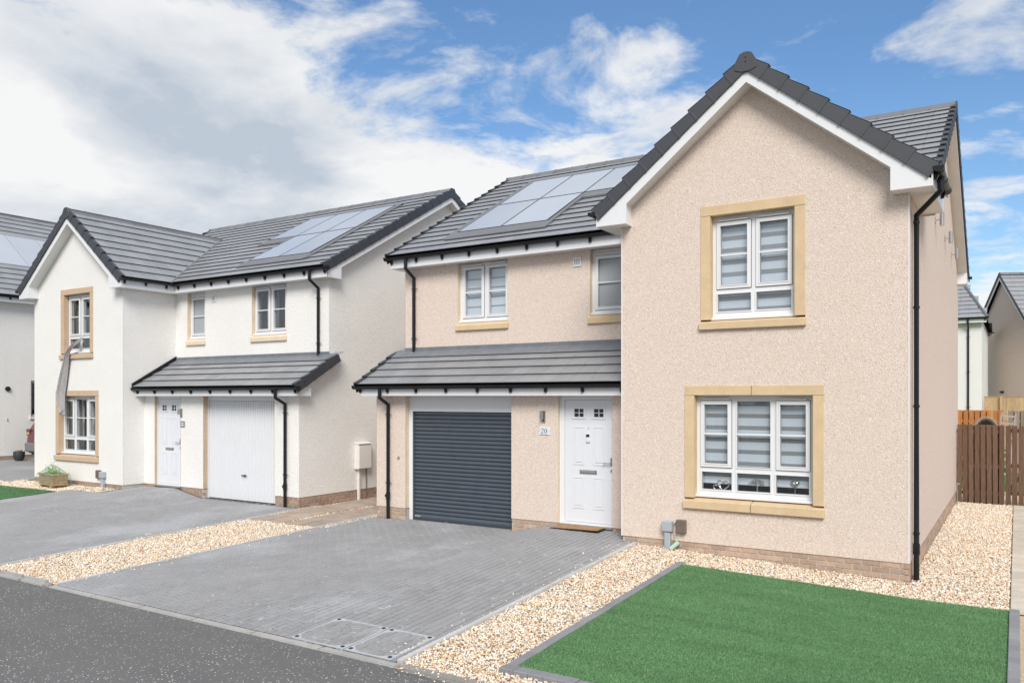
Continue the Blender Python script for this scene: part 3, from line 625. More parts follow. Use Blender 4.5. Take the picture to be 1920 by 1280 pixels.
def house(name, X0, Y0, s, Wd, du, wallm, stonem, sillm, brickme, label, main):
    H = empty(name, (X0, Y0, 0)); tag(H, label, 'house')
    D = 9.984; YP, YU = .561, 1.434; T = .28
    lw = (1.03, 2.97, .499, 2.283); uw = (1.27, 2.73, 3.087, 4.865)
    # ---- walls
    mb = MB(s); mb.cells(.004, GW - .004, 0, 4.74, 0, T, [lw, uw])
    for y in (0, T): mb.poly([(0, y, 4.74), (uw[0], y, 4.74), (uw[0], y, 4.865), (uw[1], y, 4.865), (uw[1], y, 4.74), (GW, y, 4.74), (GW, y, zgab(GW) - .20), (CU, y, 6.80 - .22), (0, y, zgab(0) - .20)])
    mb.build('gable_wall', wallm, H)
    door = (4.397, 5.40, .0, 2.14); gar = (6.33 + du, 8.72 + du, -.3, 2.14)
    # porch wall: openings run down to the ground
    mb = MB(s)
    for a, b in ((GW - .02, door[0]), (door[1], gar[0]), (gar[1], Wd - .004)): mb.box(a, b, YP, YP + .22, 0, 2.25)
    mb.box(door[0], door[1], YP + .02, YP + .22, 2.14, 2.25); mb.box(gar[0], gar[1], YP + .02, YP + .22, 2.14, 2.25)
    mb.build('porch_wall', wallm, H)
    ws = (6.955 + du, 8.125 + du, 3.515, 4.74); w2 = (4.55 + du, 5.24 + du, 3.515, 4.74)
    MB(s).cells(GW - .02, Wd - .004, 2.6, 4.9, YU, YU + T, [ws, w2]).build('upper_wall', wallm, H)
    # side walls with their gables
    for u, y0, nm in ((0, T, 'side_wall'), (Wd, YU, 'garage_side_wall')):
        o = u + (T if u == 0 else -T); mb = MB(s)
        yb = 0 if u == 0 else YP
        for k, uu in enumerate((u, o)):
            pts = [(uu, D, 0), (uu, D, zmain(D) - .12), (uu, 5.71, zmain(5.71) - .14), (uu, YU, zmain(YU) - .12)]
            if u == 0: pts += [(uu, YU - .02, 4.75), (uu, .0, 4.75), (uu, .0, 0)]
            else: pts += [(uu, YU, zporch(YU) - .1), (uu, YP, zporch(YP) - .1), (uu, YP, 0)]
            mb.poly(pts)
        mb.build(nm, wallm, H)
    mb = MB(s); mb.box(.004, Wd - .004, D - T, D - .002, 0, 4.8); mb.build('rear_wall', wallm, H)
    mb = MB(s); mb.box(GW - T, GW, .0, YU + T, 0, 4.9); mb.v = [(p[0], p[1] + (.003 if p[1] == 0 else 0), p[2]) for p in mb.v]; mb.build('return_wall', wallm, H)
    MB(s).box(.3, Wd - .3, 1.75, D - .3, 2.42, 2.62).box(.3, GW - .3, .3, 1.75, 2.42, 2.62).build('first_floor', 'room', H); MB(s).box(.3, Wd - .3, 1.0, D - .3, -.1, .01).box(.3, GW - .3, .3, 1.0, -.1, .01).build('ground_floor', 'room_dark', H)
    MB(s).box(.28, GW - .28, 3.4, 3.5, 0, 4.9).build('partition', 'room', H); MB(s).box(GW - .2, Wd - .28, 3.3, 3.4, 0, 4.9).build('partition', 'room', H)
    # render corner beads
    for u, y in ((0, 0), (GW, 0)): MB(s).box(u - .004 if u == 0 else u - .014, u + .014 if u == 0 else u + .004, y - .004, y + .014, 0, 4.70).build('corner_bead', 'soffit' if main else wallm, H)
    # ---- brick plinth
    pl = MB(s); runs = [('x', 0, GW, 0), ('x', GW, door[0], YP), ('x', door[1], gar[0], YP), ('x', gar[1], Wd, YP), ('y', 0, D, 0), ('y', YP, D, Wd), ('r', 0, YP, GW)]
    pl.box(.016, GW - .016, .018, .2, -.55, -.001)
    for a, b in ((door[1], gar[0]), (gar[1], Wd)): pl.box(a + .016, b - .016, YP + .018, YP + .2, -.55, -.001)
    pl.box(GW - .2, GW - .018, .02, YP + .05, -.55, -.001); pl.box(.018, .2, .02, D, -.55, -.001); pl.box(Wd - .2, Wd - .018, YP + .02, D, -.55, -.001)
    pl.box(door[0] - .4, door[1] + .02, YP + .03, YP + .25, -.55, -.002)
    P = pl.build('plinth', 'mortar', H); cnt = 0
    for ax, a0, a1, dd in runs:
        for row in range(4):
            zc = -.039 - row * .075; a = a0 + (.0 if row % 2 else -.1125)
            while a < a1:
                b0, b1 = max(a, a0) + .005, min(a + .215, a1) - .003
                if b1 - b0 > .045:
                    c = (b0 + b1) / 2; wx, wy = (X0 + s * c, Y0 + dd) if ax == 'x' else (X0 + s * dd, Y0 + c)
                    if zc + .033 > float(G(wx + (-.05 * s * 0), wy - (.1 if ax == 'x' else 0))) - .02 and cnt < 290:
                        k = (b1 - b0) / .213
                        if ax == 'x': m = Matrix.Translation((s * c, dd + .011, zc)) @ Matrix.Diagonal((k, 1, 1, 1))
                        else: m = Matrix.Translation((s * (dd + (.011 if dd == 0 else -.011)), c, zc)) @ Matrix.Rotation(R(-90) if (dd == 0) == (s > 0) else R(90), 4, 'Z') @ Matrix.Diagonal((k, 1, 1, 1))
                        inst('brick', brickme, P, m); cnt += 1
                a += .225
    # ---- roof
    OV = .20; ul, ur = -OV, Wd + OV
    rf = MB(s)
    for u0, u1 in ((ul + .01, ur - .01),):
        for f in (lambda y: y, lambda y: 11.42 - y):
            y0, y1 = f(1.13), f(5.71)
            rf.add([(u0, y0, zmain(1.13) - .045), (u1, y0, zmain(1.13) - .045), (u1, y1, zmain(5.71) - .04), (u0, y1, zmain(5.71) - .04), (u0, y0, zmain(1.13) - .09), (u1, y0, zmain(1.13) - .09), (u1, y1, zmain(5.71) - .09), (u0, y1, zmain(5.71) - .09)], [(0, 1, 2, 3), (4, 7, 6, 5), (0, 4, 5, 1), (1, 5, 6, 2), (2, 6, 7, 3), (3, 7, 4, 0)])
    yv = 4.45
    for a, b in ((-.29, CU), (4.29, CU)): rf.add([(a, -.25, zgab(a) - .045), (b, -.25, zgab(b) - .045), (b, yv, zgab(b) - .045), (a, 1.2, zgab(a) - .045), (a, -.25, zgab(a) - .09), (b, -.25, zgab(b) - .09), (b, yv, zgab(b) - .09), (a, 1.2, zgab(a) - .09)], [(0, 1, 2, 3), (4, 7, 6, 5), (0, 4, 5, 1), (1, 5, 6, 2), (2, 6, 7, 3), (3, 7, 4, 0)])
    a, b = GW + .01, Wd + OV + .02
    rf.add([(a, .24, zporch(.24) - .045), (b, .24, zporch(.24) - .045), (b, YU, zporch(YU) - .045), (a, YU, zporch(YU) - .045), (a, .24, zporch(.24) - .09), (b, .24, zporch(.24) - .09), (b, YU, zporch(YU) - .09), (a, YU, zporch(YU) - .09)], [(0, 1, 2, 3), (4, 7, 6, 5), (0, 4, 5, 1), (1, 5, 6, 2), (2, 6, 7, 3), (3, 7, 4, 0)])
    RF = rf.build('roof', 'black_steel', H)
    vis, hid = [], []
    def put(me, u, y, z, b, n, a, seen):
        m = frame((s * u, y, z), a, b, n); wp = Vector((X0 + s * u, Y0 + y, z)); (vis if seen else hid).append(((wp - CAM).length, me, m))
    cs_, sn = 1 / math.sqrt(1 + RM * RM), RM / math.sqrt(1 + RM * RM); rows = 16; g = (5.71 - 1.10) / cs_ / rows; w = (ur - ul) / 30; me = tmesh(w, g)
    Lsol = [(6.33 + du, 8.44 + du, 1.86, 3.42), (5.30 + du, 8.44 + du, 3.40, 4.93)]
    for r in range(rows):
        y = 1.085 + r * g * cs_
        for c in range(30):
            u = ul + (c + .5) * w; under = zgab(u) > zmain(y + .2) + .05 and -.35 < u < 4.4
            sol = any(a < u < b and c0 < y + .1 < c1 for a, b, c0, c1 in Lsol)
            if zgab(u) > zmain(y + .3) + .35 and -.35 < u < 4.35: continue
            put(me, u, y, zmain(y), (0, cs_, sn), (0, -sn, cs_), (1, 0, 0), not under and not sol and not (main and .9 < u < 4.2 and y < 4.4))
            put(me, u, 11.42 - y, zmain(y), (0, -cs_, sn), (0, sn, cs_), (-1, 0, 0), False)
    cx, sx_ = 1 / math.sqrt(1 + RX * RX), RX / math.sqrt(1 + RX * RX); rowg = 9; g2 = 2.31 / cx / rowg; me2 = tmesh(.33, g2)
    for side in (-1, 1):
        for r in range(rowg):
            ue = CU + side * (2.31 - r * g2 * cx); ymax = 1.10 + (zgab(ue) - 4.965) / RM; n = int((ymax + .27) / .33) + 2
            for c in range(n):
                y = -.255 + (c + .5) * .33
                put(me2, ue, y, zgab(ue), (-side * s * cx, 0, sx_), (side * s * sx_, 0, cx), (0, -side * s, 0), (not main) and side > 0 and y < ymax + .1)
    cp, sp = 1 / math.sqrt(1 + .56 ** 2), .56 / math.sqrt(1 + .56 ** 2); gp = .263 / cp; pw = (Wd + OV + .06 - GW) / 17; mep = tmesh(pw, gp)
    for r in range(5):
        y = .235 + r * .263
        for c in range(17):
            u = GW + .005 + (c + .5) * pw + (0 if r % 2 == 0 else 0)
            put(mep, u, y, zporch(y), (0, cp, sp), (0, -sp, cp), (1, 0, 0), r < 4)
    vis.sort(key=lambda q: q[0])
    for d, me_, m in vis[:300]: inst('roof_tile', me_, RF, m)
    rest = vis[300:] + hid
    for me_ in {q[1] for q in rest}: joined('roof_tiles', me_, [q[2] for q in rest if q[1] is me_], 'roof_tile', RF)
    # verges
    def verge(p, d, n, out, cnt, gauge):
        d, n, out = Vector(d), Vector(n), Vector(out); x = Vector((s * p[0], p[1], p[2])); o = out if d.cross(out).dot(n) > 0 else -out; sy = 1 if o == out else -1
        for k in range(cnt): q = x + d * (gauge * k); inst('verge_cap', CAPS[sy], RF, frame(q, d, o, n))
    for side in (-1, 1):
        ue = CU + side * 2.33; verge((ue, -.262, zgab(ue)), (-side * s * cx, 0, sx_), (side * s * sx_, 0, cx), (0, -1, 0), 9, 2.30 / cx / 9)
    for u, o in ((ul, -1), (ur, 1)):
        verge((u, 1.06, zmain(1.06)), (0, cs_, sn), (0, -sn, cs_), (s * o, 0, 0), 16, g); verge((u, 11.42 - 1.06, zmain(1.06)), (0, -cs_, sn), (0, sn, cs_), (s * o, 0, 0), 16, g)
    verge((Wd + OV + .05, .215, zporch(.215)), (0, cp, sp), (0, -sp, cp), (s, 0, 0), 5, .27)
    nrt = 22; Lr = (ur - ul) / nrt
    for k in range(nrt): inst('ridge_tile', RIDGE_M, RF, Matrix.Translation((s * (ul + (k + .5) * Lr), 5.71, zmain(5.71) + .022)))
    for k in range(11): inst('ridge_tile', RIDGE_X, RF, Matrix.Translation((s * CU, -.24 + .225 + k * .43, 6.80 + .012)) @ Matrix.Rotation(R(90), 4, 'Z'))
    # end caps on the ridges
    e = MB(s); pts = [(CU - .155, -.292, 6.62), (CU - .150, -.292, 6.72), (CU - .085, -.292, 6.835), (CU - .03, -.292, 6.858), (CU + .03, -.292, 6.858), (CU + .085, -.292, 6.835), (CU + .150, -.292, 6.72), (CU + .155, -.292, 6.62), (CU + .06, -.292, 6.585), (CU - .06, -.292, 6.585)]
    e.prism(pts, (0, .05, 0)); ec = e.build('ridge_end_cap', 'verge', RF, bevel=.006)
    for zz in (6.72, 6.78): MB(s).box(CU - .008, CU + .008, -.298, -.29, zz - .008, zz + .008).build('cap_screw', 'black_steel', H)
    for u, o in ((ul, -1), (ur, 1)):
        e = MB(s); q = zmain(5.71); e.prism([(u + o * .026, 5.71 + a, q + b) for a, b in ((-.15, -.2), (-.15, -.08), (-.07, .045), (.07, .045), (.15, -.08), (.15, -.2))], (-o * .03, 0, 0)); e.build('ridge_end_cap', 'verge', RF)
    # valleys and lead
    for ua in ((4.31, CU), (-.31, CU)):
        pa = Vector((ua[0], 1.10 + (zgab(ua[0]) - 4.965) / RM, zgab(ua[0]) + .012)); pb = Vector((CU, 1.10 + (6.80 - 4.965) / RM, 6.80 + .012))
        MB(s).tube([tuple(pa), tuple(pb)], .03, 6).build('valley', 'lead', RF)
    f = MB(s); f.prism([(GW + .02, 1.19, zporch(1.19) + .036), (GW + .02, YU - .012, zporch(YU - .012) + .034), (GW + .02, YU - .012, 3.118), (GW + .02, YU - .002, 3.118), (GW + .02, YU - .002, zporch(YU) + .02), (GW + .02, 1.19, zporch(1.19) + .030)], (Wd + .01 - GW - .02, 0, 0)); f.build('flashing', 'lead', H)
    f = MB(s); f.prism([(Wd + .01, 1.19, zporch(1.19) + .036), (Wd + .01, YU + .03, zporch(YU + .03) + .034), (Wd + .01, YU + .03, zporch(YU) + .02), (Wd + .01, 1.19, zporch(1.19) + .030)], (OV, 0, 0)); f.build('flashing', 'lead', H)
    f = MB(s); f.prism([(GW + .002, .22, zporch(.22) - .02), (GW + .002, .22, zporch(.22) + .10), (GW + .002, YU, zporch(YU) + .13), (GW + .002, YU, zporch(YU) - .02)], (.035, 0, 0)); f.build('side_flashing', 'gutter', H)
    # ---- white boards: front gable
    m = MB(s); tb, bb = .185, .345
    m.prism([(CU, -.25, 6.80 - tb), (-.27, -.25, zgab(-.27) - tb), (-.27, -.25, 4.713), (.19, -.25, 4.713), (.19, -.25, zgab(.19) - bb), (CU, -.25, 6.80 - bb), (GW - .19, -.25, zgab(.19) - bb), (GW - .19, -.25, 4.713), (GW + .29, -.25, 4.713), (GW + .29, -.25, zgab(GW + .29) - tb)], (0, .018, 0)); m.build('bargeboard', 'upvc', H)
    for side in (0, 1):
        f = (lambda u: u) if side == 0 else (lambda u: 2 * CU - u)
        a, b = f(.19), f(CU); MB(s).prism([(a, -.233, zgab(a) - bb + .004), (a, .01, zgab(a) - bb + .004), (a, .01, zgab(a) - bb + .016), (a, -.233, zgab(a) - bb + .016)], (b - a, 0, 6.80 - zgab(a))).build('soffit', 'soffit', H)
        MB(s).box(*sorted((f(.19), f(.178))), -.233, .003, 4.715, zgab(.19) - bb + .01).build('box_end', 'upvc', H)
        MB(s).box(*sorted((f(-.27), f(.177))), -.2325, .002, 4.713, 4.723).build('soffit', 'soffit', H)
        ye = 1.18
        MB(s).box(*sorted((f(-.288), f(-.27))), -.252, ye if side else YU - .0, 4.708, 4.905).build('fascia', 'upvc', H)
        MB(s).box(*sorted((f(-.269), f(-.001))), .003, ye if side else YU, 4.714, 4.724).build('soffit', 'soffit', H)
        if side == 0:
            MB(s).box(-.288, .0, YU + .001, YU + .018, 4.708, 4.95).build('box_end', 'upvc', H)
        gutter(H, s, (f(-.35), -.285, 4.925), (f(-.35), 1.06, 4.925), (-1 if side == 0 else 1, 0, 0), 3)
    # upper fascia, soffit and gutter
    MB(s).box(GW + .27, Wd + .19, 1.184, 1.202, 4.715, 4.915).build('fascia', 'upvc', H); MB(s).box(GW + .02, Wd + .18, 1.2025, YU + .002, 4.722, 4.732).build('soffit', 'soffit', H)
    gutter(H, s, (GW + .36, 1.122, 4.922), (ur + .06, 1.122, 4.922), (0, -1, 0), 9)
    yr = 11.42 - 1.184; MB(s).box(-.19, Wd + .19, yr - .018, yr, 4.715, 4.915).build('fascia', 'upvc', H); MB(s).box(-.18, Wd + .18, D - .002, yr - .019, 4.722, 4.732).build('soffit', 'soffit', H)
    gutter(H, s, (ur + .06, yr + .062, 4.922), (-.26, yr + .062, 4.922), (0, 1, 0), 9)
    # side bargeboards
    for u, o in ((-.19, 1), (Wd + .19, -1)):
        for sgn in (0, 1):
            f = (lambda y: y) if sgn == 0 else (lambda y: 11.42 - y)
            MB(s).prism([(u, f(1.19), 4.713), (u, f(1.19), zmain(1.19) - .12), (u, 5.71, zmain(5.71) - .14), (u, 5.71, zmain(5.71) - .31), (u, f(1.62), zmain(1.62) - .29), (u, f(1.62), 4.713)], (o * .018, 0, 0)).build('bargeboard', 'upvc', H)
            MB(s).prism([(u + o * .019, f(1.62), zmain(1.62) - .285), (u + o * .019, 5.71, zmain(5.71) - .305), (u + o * .019, 5.71, zmain(5.71) - .295), (u + o * .019, f(1.62), zmain(1.62) - .275)], (o * .173, 0, 0)).build('soffit', 'soffit', H)
            MB(s).box(*sorted((u + o * .019, u + o * .19)), *sorted((f(1.602), f(1.62))), 4.713, zmain(1.62) - .28).build('box_end', 'upvc', H)
            if not (u < 0 and sgn == 0): MB(s).box(*sorted((u + o * .019, u + o * .19)), *sorted((f(1.21), f(1.60))), 4.714, 4.721).build('soffit', 'soffit', H)
    # porch boards
    MB(s).box(GW + .004, Wd + .19, .311, .329, 2.141, 2.315).build('fascia', 'upvc', H); MB(s).box(GW + .004, Wd + .18, .33, YP + .03, 2.148, 2.158).build('soffit', 'soffit', H)
    gutter(H, s, (GW + .01, .249, 2.325), (Wd + OV + .10, .249, 2.325), (0, -1, 0), 9)
    u = Wd + .19
    MB(s).prism([(u, .33, 2.141), (u, .33, zporch(.33) - .12), (u, YU + .05, zporch(YU + .05) - .12), (u, YU + .05, zporch(YU + .05) - .25), (u, .72, zporch(.72) - .25), (u, .72, 2.141)], (-.018, 0, 0)).build('bargeboard', 'upvc', H)
    MB(s).prism([(u - .019, .72, zporch(.72) - .25), (u - .019, YU + .05, zporch(YU + .05) - .25), (u - .019, YU + .05, zporch(YU + .05) - .24), (u - .019, .72, zporch(.72) - .24)], (-.172, 0, 0)).build('soffit', 'soffit', H)
    MB(s).box(Wd, u - .019, .33, .71, 2.142, 2.152).build('soffit', 'soffit', H); MB(s).box(Wd, u - .019, .702, .72, 2.142, zporch(.72) - .25).build('box_end', 'upvc', H)
    # ---- solar panels
    ny = [(1.875, 3.395), (3.405, 4.925)]; k = 0
    for row, cells in ((0, (6.345, 7.385)), (1, (5.305, 6.345, 7.385))):
        y0, y1 = ny[row]
        for u0 in cells:
            c = Vector((s * (u0 + .52 + du), (y0 + y1) / 2, zmain((y0 + y1) / 2))); hw, hl = .516, (y1 - y0) / 2 / cs_ - .006
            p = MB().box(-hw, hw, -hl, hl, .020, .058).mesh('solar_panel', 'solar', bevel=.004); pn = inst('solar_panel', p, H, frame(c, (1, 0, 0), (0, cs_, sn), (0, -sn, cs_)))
            fr2 = MB().cells(-hw - .004, hw + .004, -hl - .004, hl + .004, .060, .015, [(-hw + .012, hw - .012, -hl + .012, hl - .012)]); fr2.v = [(q[0], q[2], q[1]) for q in fr2.v]; fr2.build('panel_frame', 'black_steel', pn)
    tr_ = MB(s)
    def onroof(u, y, n): return (u + du, y - sn * n, zmain(y) + cs_ * n)
    for a, b, c, d in ((6.22, 8.52, 1.56, 1.88), (5.20, 6.35, 3.12, 3.41), (8.42, 8.60, 1.60, 5.0), (6.24, 6.35, 1.60, 3.40), (5.20, 5.31, 3.2, 5.0), (5.2, 8.6, 4.92, 5.05)):
        tr_.add([onroof(a, c, .042), onroof(b, c, .042), onroof(b, d, .052), onroof(a, d, .052), onroof(a, c, .02), onroof(b, c, .02), onroof(b, d, .02), onroof(a, d, .02)], [(0, 1, 2, 3), (4, 7, 6, 5), (0, 4, 5, 1), (1, 5, 6, 2), (2, 6, 7, 3), (3, 7, 4, 0)])
    tr_.build('panel_flashing', 'ridge', H)
    # ---- windows
    low = [(2.367, 2.715, 1.155, 2.012, 1), (1.767, 2.237, 1.115, 2.058, 0), (1.285, 1.633, 1.155, 2.012, 1), (2.313, 2.754, .775, 1.03, 0), (1.767, 2.237, .775, 1.03, 0), (1.246, 1.69, .775, 1.03, 0)]
    w = window(H, s, .13, 1.168, 2.832, .705, 2.143, low, 1.586, (2.1, .885, 1.989, .112, .060) if main else None); surround(H, w, s, *lw, .142, .14, .15, stonem, True)
    upp = [(2.087, 2.475, 3.73, 4.585, 1), (1.525, 1.913, 3.73, 4.585, 1), (2.038, 2.518, 3.352, 3.602, 0), (1.482, 1.962, 3.352, 3.602, 0)]
    w = window(H, s, .13, 1.41, 2.59, 3.268, 4.728, upp, 4.16, (4.7, 3.30, 4.555, .108, .066) if main else None); surround(H, w, s, *uw, .142, .14, .138, stonem, False)
    up1 = [(7.606 + du, 8.001 + du, 3.71, 4.6, 1), (7.052 + du, 7.44 + du, 3.71, 4.6, 1)]
    w = window(H, s, YU + .10, ws[0], ws[1], 3.605, 4.73, up1, 4.153, (4.7, 3.66, 4.58, .15, .03) if main else None)
    MB(s).prism([(ws[0] - .02, YU - .05, 3.41), (ws[0] - .02, YU - .05, 3.505), (ws[0] - .02, YU + .05, 3.561), (ws[0] - .02, YU + .16, 3.561), (ws[0] - .02, YU + .16, 3.41)], (ws[1] - ws[0] + .045, 0, 0)).build('sill', sillm, w, bevel=.005)
    MB(s).box(ws[0] - .003, ws[0] + .003, YU - .002, YU + .099, 3.53, 4.72).build('reveal', sillm if not main else 'stone_cream', w); MB(s).box(ws[1] - .003, ws[1] + .003, YU - .002, YU + .099, 3.53, 4.72).build('reveal', sillm if not main else 'stone_cream', w)
    up2 = [(4.66 + du, 5.119 + du, 3.71, 4.555, 1)]
    w = window(H, s, YU + .10, w2[0], w2[1], 3.605, 4.73, up2, 4.135, None, True)
    MB(s).prism([(w2[0] - .02, YU - .05, 3.41), (w2[0] - .02, YU - .05, 3.505), (w2[0] - .02, YU + .05, 3.561), (w2[0] - .02, YU + .16, 3.561), (w2[0] - .02, YU + .16, 3.41)], (w2[1] - w2[0] + .045, 0, 0)).build('sill', sillm, w, bevel=.005)
    MB(s).box(w2[0] - .003, w2[0] + .003, YU - .002, YU + .099, 3.53, 4.72).build('reveal', sillm if not main else 'stone_cream', w); MB(s).box(w2[1] - .003, w2[1] + .003, YU - .002, YU + .099, 3.53, 4.72).build('reveal', sillm if not main else 'stone_cream', w)
    v = MB(s); v.box(5.405, 5.565, YU - .022, YU, 4.44, 4.61); v = v.build('wall_vent', 'upvc', H, bevel=.006)
    for k in range(3): MB(s).box(5.43 + k * .042, 5.455 + k * .042, YU - .027, YU - .02, 4.475, 4.575).build('louvre', 'concrete', v)
    # ---- front door
    yd = YP + .08
    fr3 = MB(s).cells(4.352, 5.398, -.03, 2.14, yd - .015, yd + .06, [(4.418, 5.310, .03, 2.072)]).build('door_frame', 'upvc', H)
    if not main: MB(s).box(5.398 - .002, 5.404, YP - .002, yd, 0, 2.14).build('reveal', stonem, fr3); MB(s).box(4.394, 4.400, YP - .002, yd, 0, 2.14).build('reveal', stonem, fr3)
    else: MB(s).box(5.398, 5.404, YP - .002, yd, 0, 2.14).build('reveal', 'stone_cream', fr3)
    holes = [(4.587, 4.765, 1.787, 1.922), (4.953, 5.131, 1.787, 1.922)]
    dl = MB(s).cells(4.422, 5.306, .035, 2.068, yd, yd + .045, holes).build('front_door', 'door_white', H)
    for a, b, c, d in ((4.941, 5.157, .99, 1.63), (4.573, 4.787, .99, 1.63), (4.943, 5.160, .262, .79), (4.575, 4.785, .262, .79)):
        MB(s).cells(a, b, c, d, yd - .008, yd - .0005, [(a + .026, b - .026, c + .026, d - .026)]).build('door_moulding', 'door_white', dl, bevel=.003)
        MB(s).prism([(a + .042, yd, c + .042), (b - .042, yd, c + .042), (b - .042, yd, d - .042), (a + .042, yd, d - .042)], (0, -.010, 0)).build('door_panel', 'door_white', dl, bevel=.007)
    for a, b, c, d in holes:
        MB(s).cells(a - .034, b + .034, c - .034, d + .034, yd - .012, yd - .0005, [(a, b, c, d)]).build('light_frame', 'door_white', dl, bevel=.003); MB(s).box(a, b, yd + .012, yd + .018, c, d).build('door_glass', 'dark_glass', dl)
        for k in (1, 2): MB(s).box(a + (b - a) * k / 3 * 1.0 - .004, a + (b - a) * k / 3 + .004, yd - .004, yd + .011, c, d).build('glazing_bar', 'door_white', dl) if k == 1 and False else None
        MB(s).box((a + b) / 2 - .005, (a + b) / 2 + .005, yd - .003, yd + .0115, c, d).build('glazing_bar', 'door_white', dl); MB(s).box(a, b, yd - .002, yd + .011, (c + d) / 2 - .005, (c + d) / 2 + .005).build('glazing_bar', 'door_white', dl)
    lp = MB(s).box(4.712, 5.028, yd - .010, yd, .838, .905).build('letter_plate', 'steel', dl, bevel=.004); MB(s).box(4.74, 5.0, yd - .020, yd - .010, .862, .898).build('flap', 'grey_steel', lp, bevel=.005)
    he = 4.452 if main else 5.276; hd = .13 if main else -.13
    hp = MB(s).box(he - .014, he + .014, yd - .012, yd, .985, 1.125).build('door_handle', 'steel', dl, bevel=.004); MB(s).tube([(he, yd - .012, 1.035), (he, yd - .05, 1.035), (he + hd, yd - .05, 1.035)], .010, 8).build('lever', 'chrome', hp, smooth=True); MB(s).box(he - .012, he + .012, yd - .01, yd, .885, .935).build('lock', 'steel', hp, bevel=.004)
    MB(s).tube([(4.865, yd - .006, 1.598), (4.865, yd + .004, 1.598)], .010, 10).build('spyhole', 'grey_steel', dl)
    if main:
        rb_ = MB(s).box(4.832, 4.899, yd - .030, yd, 1.369, 1.506).build('doorbell', 'upvc', dl, bevel=.006); MB(s).box(4.836, 4.895, yd - .033, yd - .029, 1.455, 1.502).build('lens_panel', 'car_black', rb_); MB(s).tube([(4.865, yd - .034, 1.415), (4.865, yd - .029, 1.415)], .014, 12).build('button', 'plate', rb_)
    MB(s).box(4.40, 5.396, YP - .02, yd + .03, -.035, -.004).build('threshold', 'grey_steel', dl)
    # ---- garage
    a, b = gar[0], gar[1]; yg = YP + .14
    if main:
        gf = MB(s); gf.box(a, b, yg - .02, yg + .10, 1.846, 2.139); gf.box(b - .085, b, yg - .021, yg + .06, -.25, 1.846); gf.box(a, a + .06, yg - .021, yg + .06, -.25, 1.846); gf = gf.build('garage_frame', 'garage_white', H)
        MB(s).box(b - .003, b + .003, YP - .002, yg - .021, 0, 2.139).build('reveal', 'stone_cream', gf)
        sa, sb = a + .06, b - .085; n = 27; p = (1.846 + .222) / (n + .55)
        sh = MB(s).box(sa, sb, yg + .03, yg + .04, -.22, 1.85).build('roller_shutter', 'rubber', H)
        prof = [(0, 0), (-.008, .004), (-.018, p * .22), (-.0235, p * .5), (-.020, p * .74), (-.010, p - .008), (0, p - .003)]
        me = MB().prism([(-(sb - sa) / 2, q[0], q[1]) for q in prof], (sb - sa, 0, 0)).mesh('shutter_slat', 'shutter', smooth=True)
        for k in range(n): inst('shutter_slat', me, sh, Matrix.Translation((s * (sa + sb) / 2, yg + .025, -.222 + p * 1.55 + k * p - p * .0)))
        pr2 = [(0, 0), (-.008, .005), (-.018, p * .5), (-.022, p * .9), (-.017, p * 1.25), (0, p * 1.53)]
        MB(s).prism([(sa, yg + .025 + q[0], -.222 + q[1]) for q in pr2], (sb - sa, 0, 0)).build('bottom_slat', 'shutter', sh, smooth=True)
        MB(s).box(sb - .032, sb - .001, yg - .02, yg + .03, -.24, 1.846).build('guide_rail', 'shutter', sh)
        lg = MB(s)
        for k, (w_, h_) in enumerate(((.022, .02), (.010, .014), (.018, .012), (.016, .014), (.018, .011), (.016, .013))): x_ = sb - .055 - k * .021; lg.box(x_ - w_ / 2, x_ + w_ / 2 - .003, yg + .0005, yg + .003, -.222 + .075 - h_ / 2, -.222 + .075 + h_ / 2)
        lg.build('maker_mark', 'white_mark', sh)
    else:
        gf = MB(s); gf.box(a, b, yg - .02, yg + .08, 2.03, 2.139); gf.box(a, a + .03, yg - .021, yg + .06, -.23, 2.03); gf.box(b - .03, b, yg - .021, yg + .06, -.23, 2.03); gf = gf.build('garage_frame', 'garage_white', H)
        for q in (a, b): MB(s).box(q - .003, q + .003, YP - .002, yg - .021, 0, 2.139).build('reveal', stonem, gf)
        n = 40; wr = (b - a - .07) / n; pts = []
        for k in range(n): x_ = a + .035 + k * wr; pts += [(x_, yg), (x_ + wr * .10, yg + .022), (x_ + wr * .36, yg + .022), (x_ + wr * .46, yg), ]
        pts += [(b - .035, yg)]
        pts += [(b - .035, yg + .03), (a + .035, yg + .03)]
        gd = MB(s).prism([(x_, y_, -.20) for x_, y_ in pts], (0, 0, 2.225)).build('garage_door', 'garage_white', H)
        MB(s).box(a + .03, b - .03, yg + .006, yg + .05, -.235, -.201).build('weather_strip', 'rubber', gd)
        hx_ = (a + b) / 2 + .08; hh = MB(s).tube([(hx_, yg + .0, .36), (hx_, yg - .03, .36)], .02, 10).build('garage_handle', 'black_steel', gd); MB(s).box(hx_ - .09, hx_ + .09, yg - .042, yg - .028, .348, .372).build('grip', 'black_steel', hh, bevel=.005)
    # ---- pipes
    downpipe(H, s, [(9.18 + du, 1.122, 4.88), (9.18 + du, 1.122, 4.68), (9.18 + du, 1.385, 4.52), (9.18 + du, 1.385, 3.10), (9.17 + du, 1.36, 3.05)][:5], (0, 1, 0), (4.30, 3.30))
    downpipe(H, s, [(9.09 + du, .249, 2.28), (9.09 + du, .249, 2.10), (9.10 + du, .505, 1.97), (9.10 + du, .505, .2), (9.10 + du, .505, -.215)], (0, 1, 0), (1.78, .47), .22)
    if main: downpipe(H, s, [(-.35, .10, 4.88), (-.35, .10, 4.72), (-.055, .28, 4.47), (-.055, .28, .2), (-.055, .28, -.25)], (1, 0, 0), (4.38, 3.28, 2.0, .35), .15)
    return H

